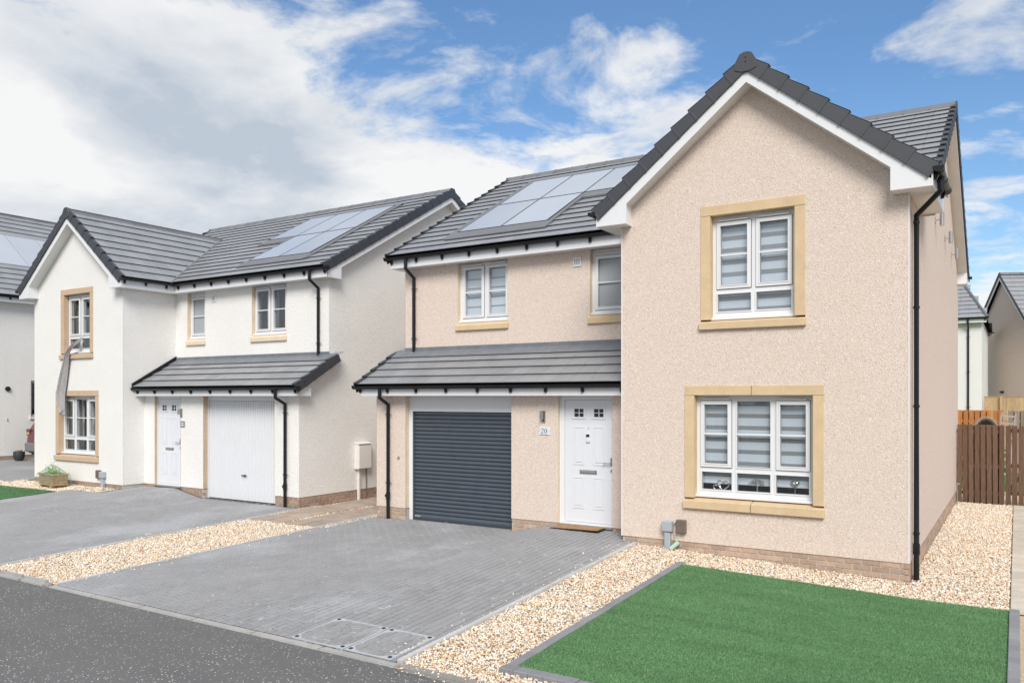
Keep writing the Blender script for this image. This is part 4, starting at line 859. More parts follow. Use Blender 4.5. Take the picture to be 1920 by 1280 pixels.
HM = house('detached_house', -1.156, 11.346, -1, 9.44, 0, 'dash', 'stone_buff', 'stone_buff', BRICK, 'beige pebble dashed house with a dark grey roller garage door, number 20', True)
HN = house('detached_house', -22.15, 11.385, 1, 9.365, -.10, 'white_render', 'stone_pink', 'stone_cream', BRICKD, 'white rendered house with white garage door and a cloth hanging from its window', False)

# ------------------------------------------------------------------ fittings on the beige house (things that are fixed or stand on it)
def at(o, *k, **kw): return tag(o, *k, **kw)
X0, Y0 = -1.156, 11.346
def mu(u): return X0 - u
# number plate with serif figures
np_ = empty('number_plate', (mu(5.653), Y0 + .561, 1.54)); tag(np_, 'pale metal number plate reading 20 beside the front door', 'number plate')
MB().box(-.105, .105, -.012, 0, -.067, .067).build('plate', 'plate', np_, bevel=.002)
def ribbon(pts, wd, d=.002, y=-.0135):
    mb = MB()
    P = [Vector((p[0], 0, p[1])) for p in pts]; Lf, Rt = [], []
    for i, p in enumerate(P):
        t_ = (P[min(i + 1, len(P) - 1)] - P[max(i - 1, 0)]).normalized(); n_ = Vector((-t_.z, 0, t_.x)) * wd[i] / 2; Lf.append(p + n_); Rt.append(p - n_)
    for i in range(len(P) - 1): mb.prism([(q.x, y, q.z) for q in (Lf[i], Lf[i + 1], Rt[i + 1], Rt[i])], (0, d, 0))
    return mb
two = [(-.068, .022), (-.062, .036), (-.048, .045), (-.034, .042), (-.026, .030), (-.028, .014), (-.042, -.008), (-.058, -.026), (-.067, -.037)]
ribbon(two, [.012, .008, .006, .010, .013, .012, .008, .006, .006]).box(-.068, -.022, -.0135, -.0115, -.044, -.034).build('figure', 'ink', np_)
zero = [(.0 + .0185 * math.cos(a) + .020, .044 * math.sin(a) + .0) for a in [2 * math.pi * k / 24 for k in range(25)]]
ribbon(zero, [.0035 + .009 * abs(math.cos(2 * math.pi * k / 24)) ** 1.5 for k in range(25)]).build('figure', 'ink', np_)
ribbon([(-.100, -.006), (-.088, -.010), (-.076, -.014)], [.004] * 3).build('flourish', 'ink', np_); ribbon([(.052, .016), (.057, 0), (.052, -.016)], [.003] * 3).build('flourish', 'grey_steel', np_); ribbon([(.066, -.010), (.082, -.010), (.098, -.014)], [.004] * 3).build('flourish', 'ink', np_)
MB().box(-.08, .08, -.0135, -.0118, -.062, -.058).build('flourish', 'grey_steel', np_)
# wall lights
def wall_light(x, y, z, label, grp='steel wall lights by the front doors'):
    t = empty('wall_light', (x, y, z)); tag(t, label, 'light', grp)
    MB().box(-.032, .032, -.022, 0, -.10, .10).build('back_plate', 'steel', t, bevel=.004); MB().tube([(-.01, -.07, -.03), (-.01, -.07, .095)], .030, 14).build('lamp_tube', 'steel', t, smooth=True); MB().box(-.022, .002, -.07, -.018, .02, .06).build('arm', 'grey_steel', t); MB().tube([(-.01, -.066, -.036), (-.01, -.066, -.030)], .026, 14).build('lens', 'plate', t)
    MB().box(-.012, .012, -.030, -.022, -.082, -.05).build('sensor', 'car_black', t, bevel=.003)
wall_light(mu(5.672), Y0 + .561, 1.785, 'brushed steel wall light above the number 20 plate')
wall_light(-22.15 + 5.44, 11.385 + .561, 1.74, 'brushed steel wall light between white door and white garage')
pq = empty('house_plaque', (-22.15 + 5.484, 11.385 + .561, 1.476)); tag(pq, 'small grey plaque below the light by the white front door', 'plaque'); MB().box(-.085, .085, -.014, 0, -.075, .075).build('plate', 'grey_steel', pq, bevel=.014); MB().box(-.035, .035, -.016, -.0135, .012, .036).build('lettering', 'white_mark', pq); MB().box(-.04, .04, -.016, -.0135, -.036, -.012).build('lettering', 'white_mark', pq)
# up-and-down spotlights high on the side wall
for k, (y, z, lb) in enumerate(((15.12, 5.066, 'steel tube spotlight nearest the eaves on the side wall'), (17.20, 5.11, 'steel tube spotlight in the middle of the side wall row'), (19.03, 5.075, 'steel tube spotlight farthest back on the side wall'))):
    t = empty('spotlight', (X0, y, z)); tag(t, lb, 'light', 'steel spotlights high on the side wall')
    MB().box(0, .016, -.04, .04, -.05, .05).build('wall_plate', 'grey_steel', t, bevel=.003); MB().tube([(.016, 0, 0), (.075, 0, 0)], .012, 8).build('arm', 'grey_steel', t); MB().tube([(.105, 0, -.10), (.105, 0, .12)], .034, 14).build('tube', 'steel', t, smooth=True)
for x, z in [(1340.6, 644), (1460.9, 640), (1597, 637), (1221, 643), (1192, 695), (1455, 703.5), (1477, 265), (1541, 320), (1413, 340), (1293.5, 356.6), (1267, 405), (1590, 369)]:
    k_ = (z - 743.79) / 1507.79; u_ = (x - 960) / 1507.79; dy_ = math.cos(YAW) + u_ * math.sin(YAW); t_ = Y0 / dy_
    c_ = MB().box(-.006, .006, -.004, .002, -.035, .035).build('render_chip', 'soffit', HM, bevel=.002); c_.location = ((-math.sin(YAW) + u_ * math.cos(YAW)) * t_ - X0, 0, 2.12 - k_ * t_)
# doormat
dm = empty('doormat', (-6.10, 11.78, float(G(-6.10, 11.78)) + .002)); tag(dm, 'brown coir doormat with black edge at the white door', 'doormat'); dm.rotation_euler = (0, R(-1.0), R(1))
MB().box(-.44, .44, -.19, .19, 0, .012).build('backing', 'rubber', dm, bevel=.003); MB().box(-.41, .41, -.165, .165, .012, .024).build('pile', 'coir', dm, bevel=.004)
# grey cable box and brown box at the foot of each front wall
def boxes(x, y, s, zg, la, lb):
    t = empty('cable_box', (x, y, zg)); tag(t, la, 'utility box', 'grey cable boxes at the house walls')
    z0 = .136 - zg
    MB(s).box(-.078, .078, -.10, -.002, z0, z0 + .155).build('case', 'plastic_grey', t, bevel=.008); MB(s).box(-.072, .072, -.108, -.099, z0 + .006, z0 + .149).build('lid', 'plastic_grey', t, bevel=.006); MB(s).box(-.046, .046, -.085, -.004, -.06, z0 - .001).build('duct', 'plastic_grey', t, bevel=.012)
    t2 = empty('junction_box', (x + s * -.206, y, .12)); tag(t2, lb, 'utility box', 'brown boxes at the house walls')
    MB(s).box(-.072, .072, -.075, -.001, 0, .20).build('cover', 'plastic_brown', t2, bevel=.010)
    for k in range(5): MB(s).box(-.055 + k * .024, -.045 + k * .024, -.078, -.074, .01, .19).build('rib', 'plastic_brown', t2)
    MB(s).tube([(.07, -.03, .17), (.095, -.03, .14), (.11, -.03, .125)], .008, 6).build('cable', 'plastic_brown', t2, smooth=True)
boxes(mu(3.216), Y0, -1, -.085, 'grey plastic cable box on a duct below the beige house front window', 'brown ribbed junction box below the beige house front window')
boxes(-22.15 + 3.216, 11.385, 1, -.09, 'grey plastic cable box at the foot of the white house wall', 'brown junction box at the foot of the white house wall')
du_ = empty('drain_stub', (mu(3.09), Y0 - .05, -.085)); tag(du_, 'short pale green pipe stub sticking out of the gravel', 'pipe')
MB().tube([(-.065, -.045, -.03), (.045, .0, .075)], .034, 14).build('pipe', 'pipe_green', du_, smooth=True); MB().tube([(-.055, .03, .25), (-.03, .02, .14), (.01, .0, .05)], .006, 6).build('cable', 'plastic_grey', du_, smooth=True)
# small tap pipe by the rear of the side wall and a plug on the garage pier
tp = MB().tube([(X0 + .10, 20.1, .22), (X0 + .05, 20.1, .22), (X0 + .05, 20.1, .1), (X0 + .05, 20.1, -.27)], .012, 8).build('wall_pipe', 'grey_steel', None, smooth=True); tag(tp, 'thin steel pipe rising beside the rear of the beige side wall', 'pipe')
pg = MB().tube([(mu(8.877), Y0 + .540, .956), (mu(8.877), Y0 + .562, .956)], .026, 12).build('vent_plug', 'grey_steel', None, smooth=True); tag(pg, 'small round grey plug on the pier left of the roller door', 'vent')

# ornaments on the inner window sill
ysill = Y0 + .13 + .135
bs = MB().box(mu(2.83), mu(1.17), Y0 + .19, Y0 + .34, .70, .745).build('inner_sill', 'upvc', None); bs.parent = HM; bs.matrix_parent_inverse = Matrix.Translation((1.156, -11.346, 0)) 
def heart(cx, cz, w, n=28, tilt=0):
    P = []
    for k in range(n):
        a = 2 * math.pi * k / n; x = 16 * math.sin(a) ** 3; z = 13 * math.cos(a) - 5 * math.cos(2 * a) - 2 * math.cos(3 * a) - math.cos(4 * a); x, z = x / 32 * w, z / 32 * w
        P.append((cx + x * math.cos(tilt) - z * math.sin(tilt), 0, cz + x * math.sin(tilt) + z * math.cos(tilt)))
    return P
yo = Y0 + .20
h1 = empty('heart_ornament', (mu(2.50), yo, .745)); tag(h1, 'silver ornament of two linked open hearts on the window sill', 'ornament')
MB().tube(heart(.04, .095, .17, tilt=-.15), .010, 8, closed=True).build('large_heart', 'silver', h1, smooth='all'); MB().tube(heart(-.05, .06, .11, tilt=.35), .008, 8, closed=True).build('small_heart', 'silver', h1, smooth='all'); MB().box(-.10, .10, -.02, .02, 0, .012).build('base', 'silver', h1, bevel=.004)
h2 = empty('heart_ornament', (mu(1.45), yo, .745)); tag(h2, 'puffed silver heart on a thin stem on the window sill', 'ornament')
hm = MB(); hp = heart(0, .165, .125); c0 = len(hm.v)
for k, (dy, f) in enumerate(((-.032, .45), (-.02, .85), (0, 1), (.02, .85), (.032, .45))): hm.v += [(p[0] * f, dy, .165 + (p[2] - .165) * f) for p in hp]
n_ = len(hp)
for k in range(4): hm.f += [(k * n_ + j, k * n_ + (j + 1) % n_, (k + 1) * n_ + (j + 1) % n_, (k + 1) * n_ + j) for j in range(n_)]
hm.f += [tuple(range(n_)), tuple(range(4 * n_, 5 * n_))]; hm.build('heart', 'chrome', h2, smooth='all'); MB().tube([(0, 0, 0), (0, 0, .11)], .005, 8).build('stem', 'silver', h2); MB().lathe([(.03, 0), (.03, .006), (.004, .010)], (0, 0, 0)).build('base', 'silver', h2)
h3 = empty('tree_ornament', (mu(1.97), yo, .745)); tag(h3, 'silver wire tree ornament in the middle of the window sill', 'ornament')
MB().tube([(0, 0, 0), (.002, 0, .06), (0, 0, .13)], [.014, .009, .012], 8).build('trunk', 'silver', h3, smooth=True)
br = MB(); lf = MB(); r5 = random.Random(9)
for k in range(26):
    a = math.pi * (k + .5) / 26; L_ = r5.uniform(.07, .135); x, z = math.cos(a) * L_ * 1.05, .12 + math.sin(a) * L_ * .85; br.tube([(0, 0, .12), (x * .5 + r5.gauss(0, .01), r5.gauss(0, .012), .12 + (z - .12) * .6), (x, r5.gauss(0, .02), z)], .003, 5)
    for q in range(3):
        cx_, cz_ = x * r5.uniform(.5, 1.05), .12 + (z - .12) * r5.uniform(.5, 1.08); lf.lathe([(.002, -.006), (.008, 0), (.002, .006)], (cx_, r5.gauss(0, .015), cz_), 6)
br.build('branches', 'silver', h3); lf.build('leaves', 'silver', h3)

# ------------------------------------------------------------------ white house: cloth, planter, meter cupboard, curtains
XN, YN = -22.15, 11.385
path = [(2.18, .10, 3.62), (2.10, .02, 3.52), (1.98, -.075, 3.40), (1.78, -.085, 3.24), (1.66, -.055, 3.04), (1.56, -.045, 2.80), (1.48, -.045, 2.50), (1.40, -.05, 2.22), (1.40, -.055, 2.0), (1.45, -.05, 1.84), (1.54, -.045, 1.70)]
wd = [.10, .13, .14, .16, .20, .27, .33, .34, .30, .22, .08]; nc = 15; cl = MB()
for i, (p, w) in enumerate(zip(path, wd)):
    for j in range(nc):
        q = j / (nc - 1) - .5; fold = (.016 + .040 * min(1, i / 6)) * math.sin(j * .95 + i * .22) + .010 * math.sin(j * 2.3 - i * .6)
        sl_ = .25 if i < 5 else 0
        cl.v.append((p[0] + q * w + .012 * math.sin(i * 1.7), p[1] - .045 + fold - .02 * abs(q), p[2] + q * w * sl_ * -1 + (.07 * math.sin(j * .9 + 1) if i >= len(path) - 2 else 0)))
for i in range(len(path) - 1): cl.f += [(i * nc + j, i * nc + j + 1, (i + 1) * nc + j + 1, (i + 1) * nc + j) for j in range(nc - 1)]
cloth = cl.build('hanging_cloth', 'cloth_grey', None, smooth='all'); cloth.location = (XN, YN, 0); tag(cloth, 'grey cloth trailing out of the upper window of the white house', 'cloth')
md = cloth.modifiers.new('sub', 'SUBSURF'); md.levels = 1; md.render_levels = 2; md = cloth.modifiers.new('thick', 'SOLIDIFY'); md.thickness = .006
def curtain(u0, u1, y, z0, z1, label):
    c = MB(); n = int((u1 - u0) / .02); c.v = [(u0 + (u1 - u0) * j / n, y + .03 * math.sin(j * 1.1), z) for z in (z0, z1) for j in range(n + 1)]; c.f = [(j, j + 1, n + 2 + j, n + 1 + j) for j in range(n)]
    o = c.build('curtain', 'curtain', None, smooth='all'); o.location = (XN, YN, 0); tag(o, label, 'curtain', 'pale curtains inside the white house'); o.modifiers.new('t', 'SOLIDIFY').thickness = .004
curtain(1.25, 1.72, .36, .55, 2.2, 'pale curtain at the left of the white house lower front window'); curtain(1.92, 2.10, .42, .55, 2.2, 'narrow pale curtain in the middle of the white house lower window')
curtain(1.45, 1.75, .36, 3.1, 4.7, 'pale curtain at the left of the white house upper front window'); curtain(2.3, 2.58, .36, 3.1, 4.7, 'pale curtain at the right of the white house upper front window')
curtain(7.05, 7.42, 1.434 + .3, 3.6, 4.7, 'pale curtain in the upper window over the white garage')
# planter boxed in boards, wrapped in green netting
pt = empty('wooden_planter', (-20.45, 10.96, float(G(-20.45, 10.96)) - .01)); tag(pt, 'wooden planter box wrapped in teal netting on the pale gravel', 'planter'); pt.rotation_euler = (0, 0, R(-8))
for sx, sy, L_, ax in ((0, -.17, .84, 0), (0, .17, .84, 0), (-.42, 0, .34, 1), (.42, 0, .34, 1)):
    for k in range(4):
        z = .06 + k * .062
        (MB().box(-L_ / 2, L_ / 2, sy - .012, sy + .012, z, z + .056) if ax == 0 else MB().box(sx - .012, sx + .012, -L_ / 2 + .013, L_ / 2 - .013, z, z + .056)).build('board', 'wood_planter', pt, bevel=.004)
MB().cells(-.45, .45, -.20, .20, 0, -.03, [(-.38, .38, -.13, .13)]); rimm = MB().cells(-.45, .45, -.20, .20, .34, .31, [(-.38, .38, -.13, .13)]); rimm.v = [(p[0], p[2], p[1]) for p in rimm.v]; rimm.build('rim', 'wood_planter', pt)
for x in (-.36, .24): MB().box(x, x + .12, -.19, .17, 0, .06).build('foot', 'wood_planter', pt, bevel=.006)
MB().box(-.40, .40, -.15, .15, .08, .29).build('soil', 'soil', pt)
lv = MB(); r6 = random.Random(4)
for k in range(420):
    a, b, c = r6.gauss(-.05, .13), r6.gauss(0, .07), .30 + abs(r6.gauss(0, .10)); d = Vector((r6.gauss(0, 1), r6.gauss(0, 1), r6.gauss(.4, .6))).normalized(); e_ = d.cross(Vector((r6.gauss(0, 1), r6.gauss(0, 1), r6.gauss(0, 1)))).normalized(); L_ = r6.uniform(.025, .055); p = Vector((a, b, c)); lv.poly([tuple(p), tuple(p + d * L_ * .5 + e_ * L_ * .3), tuple(p + d * L_), tuple(p + d * L_ * .5 - e_ * L_ * .3)])
lo = lv.build('foliage', 'leaf', pt); lo['kind'] = 'stuff'
nt_ = MB(); r7 = random.Random(6)
def netp(u_, v_):       # dome of net draped over the planter
    x = (u_ - .5) * 1.0; y = (v_ - .5) * .56; r_ = math.exp(-(((x + .05) / .26) ** 2 + (y / .2) ** 2)); e_ = max(abs(x) / .5, abs(y) / .28)
    return (x * (1.02 if e_ < .95 else .99), y, .345 + .20 * r_ - (max(0, e_ - .84) * 1.7) + r7.gauss(0, .003))
for k in range(26):
    nt_.tube([netp(k / 25, j / 13) for j in range(14)], .0016, 3, cap=False)
for k in range(16): nt_.tube([netp(j / 27, k / 15) for j in range(28)], .0016, 3, cap=False)
nt_.build('netting', 'net', pt)
# meter cupboard on the side wall
mc = empty('meter_cupboard', (-12.785, 13.82, 0)); tag(mc, 'cream meter cupboard with pipes on the white house side wall', 'meter box')
MB().box(.002, .13, -.215, .215, .475, 1.045).build('case', 'wallbox', mc, bevel=.01); MB().box(.131, .150, -.205, .205, .49, 1.015).build('door', 'wallbox', mc, bevel=.006); MB().prism([(.0, -.225, 1.045), (.165, -.225, 1.045), (.165, -.225, 1.055), (0, -.225, 1.09)], (0, .45, 0)).build('hood', 'wallbox', mc, bevel=.004)
MB().box(.004, .064, -.13, -.07, -.24, .474).build('duct', 'wallbox', mc, bevel=.008); MB().tube([(.03, .16, -.24), (.03, .16, .474)], .012, 8).build('gas_pipe', 'plastic_brown', mc, smooth=True)
hb = MB().tube([(-12.785, 13.3, 2.0), (-12.77, 13.3, 2.0)], .001, 6)

# ------------------------------------------------------------------ house farther left (eaves towards us)
H3 = empty('detached_house', (-26.6, 8.0, .29)); tag(H3, 'white rendered house at the left edge with eaves towards the drive', 'house')
L3 = 10.4; EV = 4.76; SL = .74
def z3(x): return 4.98 + SL * min(.3 - x, x + 8.9)      # local x: wall 0 .. -8.6
MB().cells(0, L3, 0, 4.85, 0, -.28, [(5.55, 6.35, 1.2, 2.35)], 'y').build('wall', 'white_render', H3)
for y in (0, L3): MB().poly([(0, y, 0), (-8.6, y, 0), (-8.6, y, 4.85), (-4.3, y, z3(-4.3) - .12), (0, y, 4.85)]).build('gable_wall', 'white_render', H3)
MB().box(-8.6, -8.3, .01, L3 - .01, 0, 4.85).build('rear_wall', 'white_render', H3)
P3 = MB().box(-8.5, -.018, .02, L3 - .02, -.6, -.001).build('plinth', 'mortar', H3)
for row in range(3):
    a = -.11 if row % 2 else 0
    while a < 6.4:
        if a > 3.6: inst('brick', BRICKD, P3, Matrix.Translation((-.011, a + .11, -.039 - row * .075)) @ Matrix.Rotation(R(90), 4, 'Z'))
        a += .225
w = MB().cells(5.55, 6.35, 1.2, 2.35, -.10, -.16, [(5.62, 6.28, 1.27, 2.28)], 'y').build('window', 'upvc', H3); MB().box(-.14, -.13, 5.61, 6.29, 1.26, 2.29).build('pane', 'glass', w); MB().box(-.11, .05, 5.50, 6.40, 1.12, 1.20).build('sill', 'upvc', w, bevel=.004)
rf = MB()
for a, b in ((.28, -4.3), (-8.88, -4.3)): rf.prism([(a, -.2, z3(a) - .05), (b, -.2, z3(b) - .05), (b, -.2, z3(b) - .10), (a, -.2, z3(a) - .10)], (0, L3 + .4, 0))
R3 = rf.build('roof', 'black_steel', H3); c3, s3 = 1 / math.sqrt(1 + SL ** 2), SL / math.sqrt(1 + SL ** 2); g3 = 4.62 / c3 / 17; m3 = tmesh(.33, g3); hid3 = []
for r in range(17):
    x = .31 - r * g3 * c3
    for c in range(33):
        y = -.2 + (c + .5) * .3275; m_ = frame((x, y, z3(x)), (0, 1, 0), (-c3, 0, s3), (s3, 0, c3))
        sol3 = 1.25 < -x < 2.95 and y > 2.2
        if sol3: continue
        if 3.6 < y < 8.6: inst('roof_tile', m3, R3, m_)
        else: hid3.append(m_)
        hid3.append(frame((-8.6 - x, y, z3(x)), (0, -1, 0), (c3, 0, s3), (-s3, 0, c3)))
joined('roof_tiles', m3, hid3, 'roof_tile', R3)
for k in range(24): inst('ridge_tile', RIDGE_X, R3, Matrix.Translation((-4.3, k * .45, z3(-4.3) + .012)) @ Matrix.Rotation(R(90), 4, 'Z'))
for k in range(8):
    c = Vector((-2.09, 2.78 + k * 1.03 - .25, z3(-2.09))); hl = 1.66 / c3 / 2
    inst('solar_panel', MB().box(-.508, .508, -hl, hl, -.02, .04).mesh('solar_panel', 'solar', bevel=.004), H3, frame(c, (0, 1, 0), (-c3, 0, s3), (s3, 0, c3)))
MB().box(.262, .28, -.2, L3 + .2, EV, EV + .19).build('fascia', 'upvc', H3); MB().box(.001, .261, -.19, L3 + .19, EV + .005, EV + .015).build('soffit', 'soffit', H3)
gutter(H3, 1, (.342, -.25, EV + .20), (.342, L3 + .25, EV + .20), (1, 0, 0), 14)
MB().tube([(.0, 4.85, 2.08), (.05, 4.85, 2.08)], .075, 16).build('flue', 'black_steel', H3, smooth=True); MB().tube([(0, 4.84, 1.09), (.02, 4.84, 1.09), (.02, 4.84, 1.16)], .014, 8).build('wall_hook', 'grey_steel', H3)

# ------------------------------------------------------------------ dark red car behind the white house
car = empty('parked_car', (-25.12, 13.1, float(G(-25.3, 13.4)) + .02)); tag(car, 'dark red car with grey bumper parked behind the white house corner', 'car')
secs = []   # y along the car (rear = 0), half width, z profile
prof = lambda wb, ws, wr, z0, zs, zr: [(-wb, z0), (-ws, z0 + .22), (-ws, zs - .12), (-ws * .98, zs), (-wr, zr), (wr, zr), (ws * .98, zs), (ws, zs - .12), (ws, z0 + .22), (wb, z0)]
ST = [(0.0, .74, .82, .70, .30, .74, .80), (.05, .80, .89, .74, .26, .92, 1.00), (.16, .82, .91, .72, .24, 1.02, 1.20), (.42, .83, .92, .66, .24, 1.03, 1.50), (.75, .84, .92, .64, .24, 1.02, 1.56), (1.9, .84, .92, .65, .24, 1.0, 1.58), (2.45, .84, .92, .64, .24, .99, 1.50), (3.0, .83, .91, .70, .24, .97, 1.06), (3.7, .80, .88, .70, .25, .86, .92), (4.15, .72, .80, .62, .30, .66, .74)]
b = MB()
for yy, wb, ws, wr, z0, zs, zr in ST: b.v += [(x, yy, z) for x, z in prof(wb, ws, wr, z0, zs, zr)]
for i in range(len(ST) - 1): b.f += [(i * 10 + j, i * 10 + (j + 1) % 10, (i + 1) * 10 + (j + 1) % 10, (i + 1) * 10 + j) for j in range(10)]
b.f += [tuple(range(10)), tuple(range(90, 100))]; bo = b.build('body', 'car_red', car, smooth=True); md = bo.modifiers.new('b', 'BEVEL'); md.width = .04; md.segments = 2; md.limit_method = 'ANGLE'
MB().prism([(-.58, .14, 1.06), (.58, .14, 1.06), (.55, .385, 1.46), (-.55, .385, 1.46)], (0, -.02, .006)).build('rear_window', 'dark_glass', car, bevel=.006)
for sx in (-1, 1):
    MB().prism([(sx * .905, .45, 1.06), (sx * .905, 2.7, 1.04), (sx * .70, 2.3, 1.47), (sx * .70, .6, 1.47)], (sx * .012, 0, 0)).build('side_window', 'dark_glass', car)
    tl = MB().box(*sorted((sx * .66, sx * .885)), -.0, .12, .80, 1.0).build('tail_light', 'car_red', car, bevel=.02); MB().box(*sorted((sx * .69, sx * .86)), -.012, .01, .83, .90).build('reversing_lamp', 'car_light', tl, bevel=.006)
    MB().box(*sorted((sx * .905, sx * 1.02)), 2.45, 2.6, .98, 1.10).build('mirror', 'car_red', car, bevel=.02)
    for yy in (.78, 3.35):
        wh = MB(); wh.tube([(sx * .72, yy, .32), (sx * .93, yy, .32)], .32, 24); wh = wh.build('wheel', 'rubber', car, smooth=True); MB().tube([(sx * .925, yy, .32), (sx * .94, yy, .32)], .21, 20).build('rim', 'silver', wh, smooth=True)
bp = MB().prism([(-.86, -.05, .30), (-.90, -.05, .58), (.90, -.05, .58), (.86, -.05, .30)], (0, .22, 0)).build('rear_bumper', 'car_grey', car, bevel=.03); MB().box(-.5, .5, -.03, .1, .22, .30).build('valance', 'car_black', bp)
MB().box(-.26, .26, -.07, -.05, .62, .73).build('number_plate', 'car_light', car); MB().box(-.6, .6, .36, .56, 1.50, 1.535).build('spoiler', 'car_red', car, bevel=.012)
# plant pot by the left house
pp = empty('plant_pot', (-26.25, 13.02, float(G(-26.25, 13.02)) - .02)); tag(pp, 'dark round plant pot with withered plant near the red car', 'plant pot')
MB().lathe([(.11, 0), (.155, .1), (.165, .24), (.15, .27), (.135, .27), (.13, .22)], (0, 0, 0), 20).build('pot', 'pot', pp, smooth=True); lv = MB(); r8 = random.Random(2)
for k in range(90):
    p = Vector((r8.gauss(0, .06), r8.gauss(0, .06), .25)); d = Vector((r8.gauss(0, .7), r8.gauss(0, .7), r8.uniform(.1, 1))).normalized(); e_ = d.cross(Vector((0, 0, 1))).normalized() * .012; q = p + d * r8.uniform(.04, .13); lv.poly([tuple(p - e_), tuple(p + e_), tuple(q)])
lo = lv.build('withered_plant', 'dry_plant', pp); lo['kind'] = 'stuff'

# ------------------------------------------------------------------ fences on the right
def fence(name, x0, x1, y, z0, z1, bw, gap, mat, label, rails, back=True, cap=False, label_cat='fence'):
    t = empty(name, (x0, y, z0)); tag(t, label, label_cat); n = int((x1 - x0 + gap) / (bw + gap)); r = random.Random(len(label))
    me = MB().box(-bw / 2, bw / 2, -.010, .010, 0, z1 - z0).mesh('fence_board', mat, bevel=.002)
    for k in range(n): inst('fence_board', me, t, Matrix.Translation((bw / 2 + k * (bw + gap), 0, r.gauss(0, .004))) @ Matrix.Rotation(r.gauss(0, .003), 4, 'Y'))
    if back:
        for k in range(n - 1):
            if r.random() < .93: inst('fence_board', me, t, Matrix.Translation((bw + gap / 2 + k * (bw + gap), .062, r.gauss(-.01, .004))))
    for z in rails: MB().box(0, x1 - x0, .011, .051, z - .04, z + .04).build('rail', mat, t)
    if cap: MB().box(-.01, x1 - x0 + .01, -.03, .07, z1 - z0, z1 - z0 + .025).build('capping', mat, t)
    return t
fence('timber_fence', -1.145, -.225, 20.72, -.27, 1.50, .0955, .021, 'wood_dark', 'dark brown vertical board fence joining the beige side wall', (.25, .85, 1.62))
gt = fence('garden_gate', -.205, .80, 20.70, -.24, 1.49, .098, .022, 'wood_dark', 'dark brown timber gate at the end of the pale path', (.25, .85, 1.62), back=False, label_cat='gate')
MB().prism([(.02, .012, .30), (.10, .012, .30), (.92, .012, 1.55), (.84, .012, 1.55)], (0, .035, 0)).build('brace', 'wood_dark', gt)
fence('timber_fence', -4.2, -.22, 27.5, -.1, 1.73, .12, .03, 'wood_orange', 'orange stained board fence behind the brown gate', (.4, 1.5))
fence('timber_fence', -.20, 3.0, 27.7, -.1, 1.72, .12, .03, 'wood_grey', 'weathered brown board fence right of the orange fence', (.4, 1.5))
pf = fence('timber_fence', -1.13, 4.0, 38.0, 0, 2.12, .15, .004, 'wood_pale', 'pale new timber fence below the far beige house', (.5, 1.9), back=False, cap=True)
for k in range(5): MB().box(.55 + k * .9, .65 + k * .9, -.09, -.011, 0, 2.12).build('post', 'wood_pale', pf)
# wicker pod and slatted frame showing over the fence
wp = empty('wicker_pod', (-.68, 24.6, -.11)); tag(wp, 'rounded grey wicker garden pod showing above the brown fence', 'garden seat')
def pod(a, b): return (.37 * math.cos(a) * (1 - .35 * b), -.4 + 1.0 * b, .95 + .74 * math.sin(a) * (1 - .18 * b))
sh_ = MB(); na, nb_ = 22, 8; sh_.v = [pod(-.35 + (math.pi + .7) * i / na, j / nb_) for j in range(nb_ + 1) for i in range(na + 1)]; sh_.f = [(j * (na + 1) + i, j * (na + 1) + i + 1, (j + 1) * (na + 1) + i + 1, (j + 1) * (na + 1) + i) for j in range(nb_) for i in range(na)]
sh_.f += [tuple(nb_ * (na + 1) + i for i in range(na + 1))]
so_ = sh_.build('shell', 'wicker', wp, smooth='all'); so_.modifiers.new('t', 'SOLIDIFY').thickness = .03
for j in range(0, nb_ + 1): MB().tube([tuple(Vector(pod(-.3 + (math.pi + .6) * i / 24, j / nb_)) + Vector((0, 0, .012))) for i in range(25)], .020, 6).build('rib', 'wicker', wp)
MB().box(-.30, .30, -.35, .5, 0, .55).build('base', 'wicker', wp, bevel=.05)
rk = empty('slatted_rack', (-.34, 23.6, -.12)); tag(rk, 'leaning pale grey slatted rack behind the brown fence', 'rack'); rk.rotation_euler = (0, R(5), 0)
for x in (-.14, .16): MB().box(x - .02, x + .02, -.02, .02, 0, 1.86).build('upright', 'concrete', rk)
for k in range(9): MB().box(-.12, .14, -.012, .012, .3 + k * .18, .35 + k * .18).build('slat', 'concrete', rk)

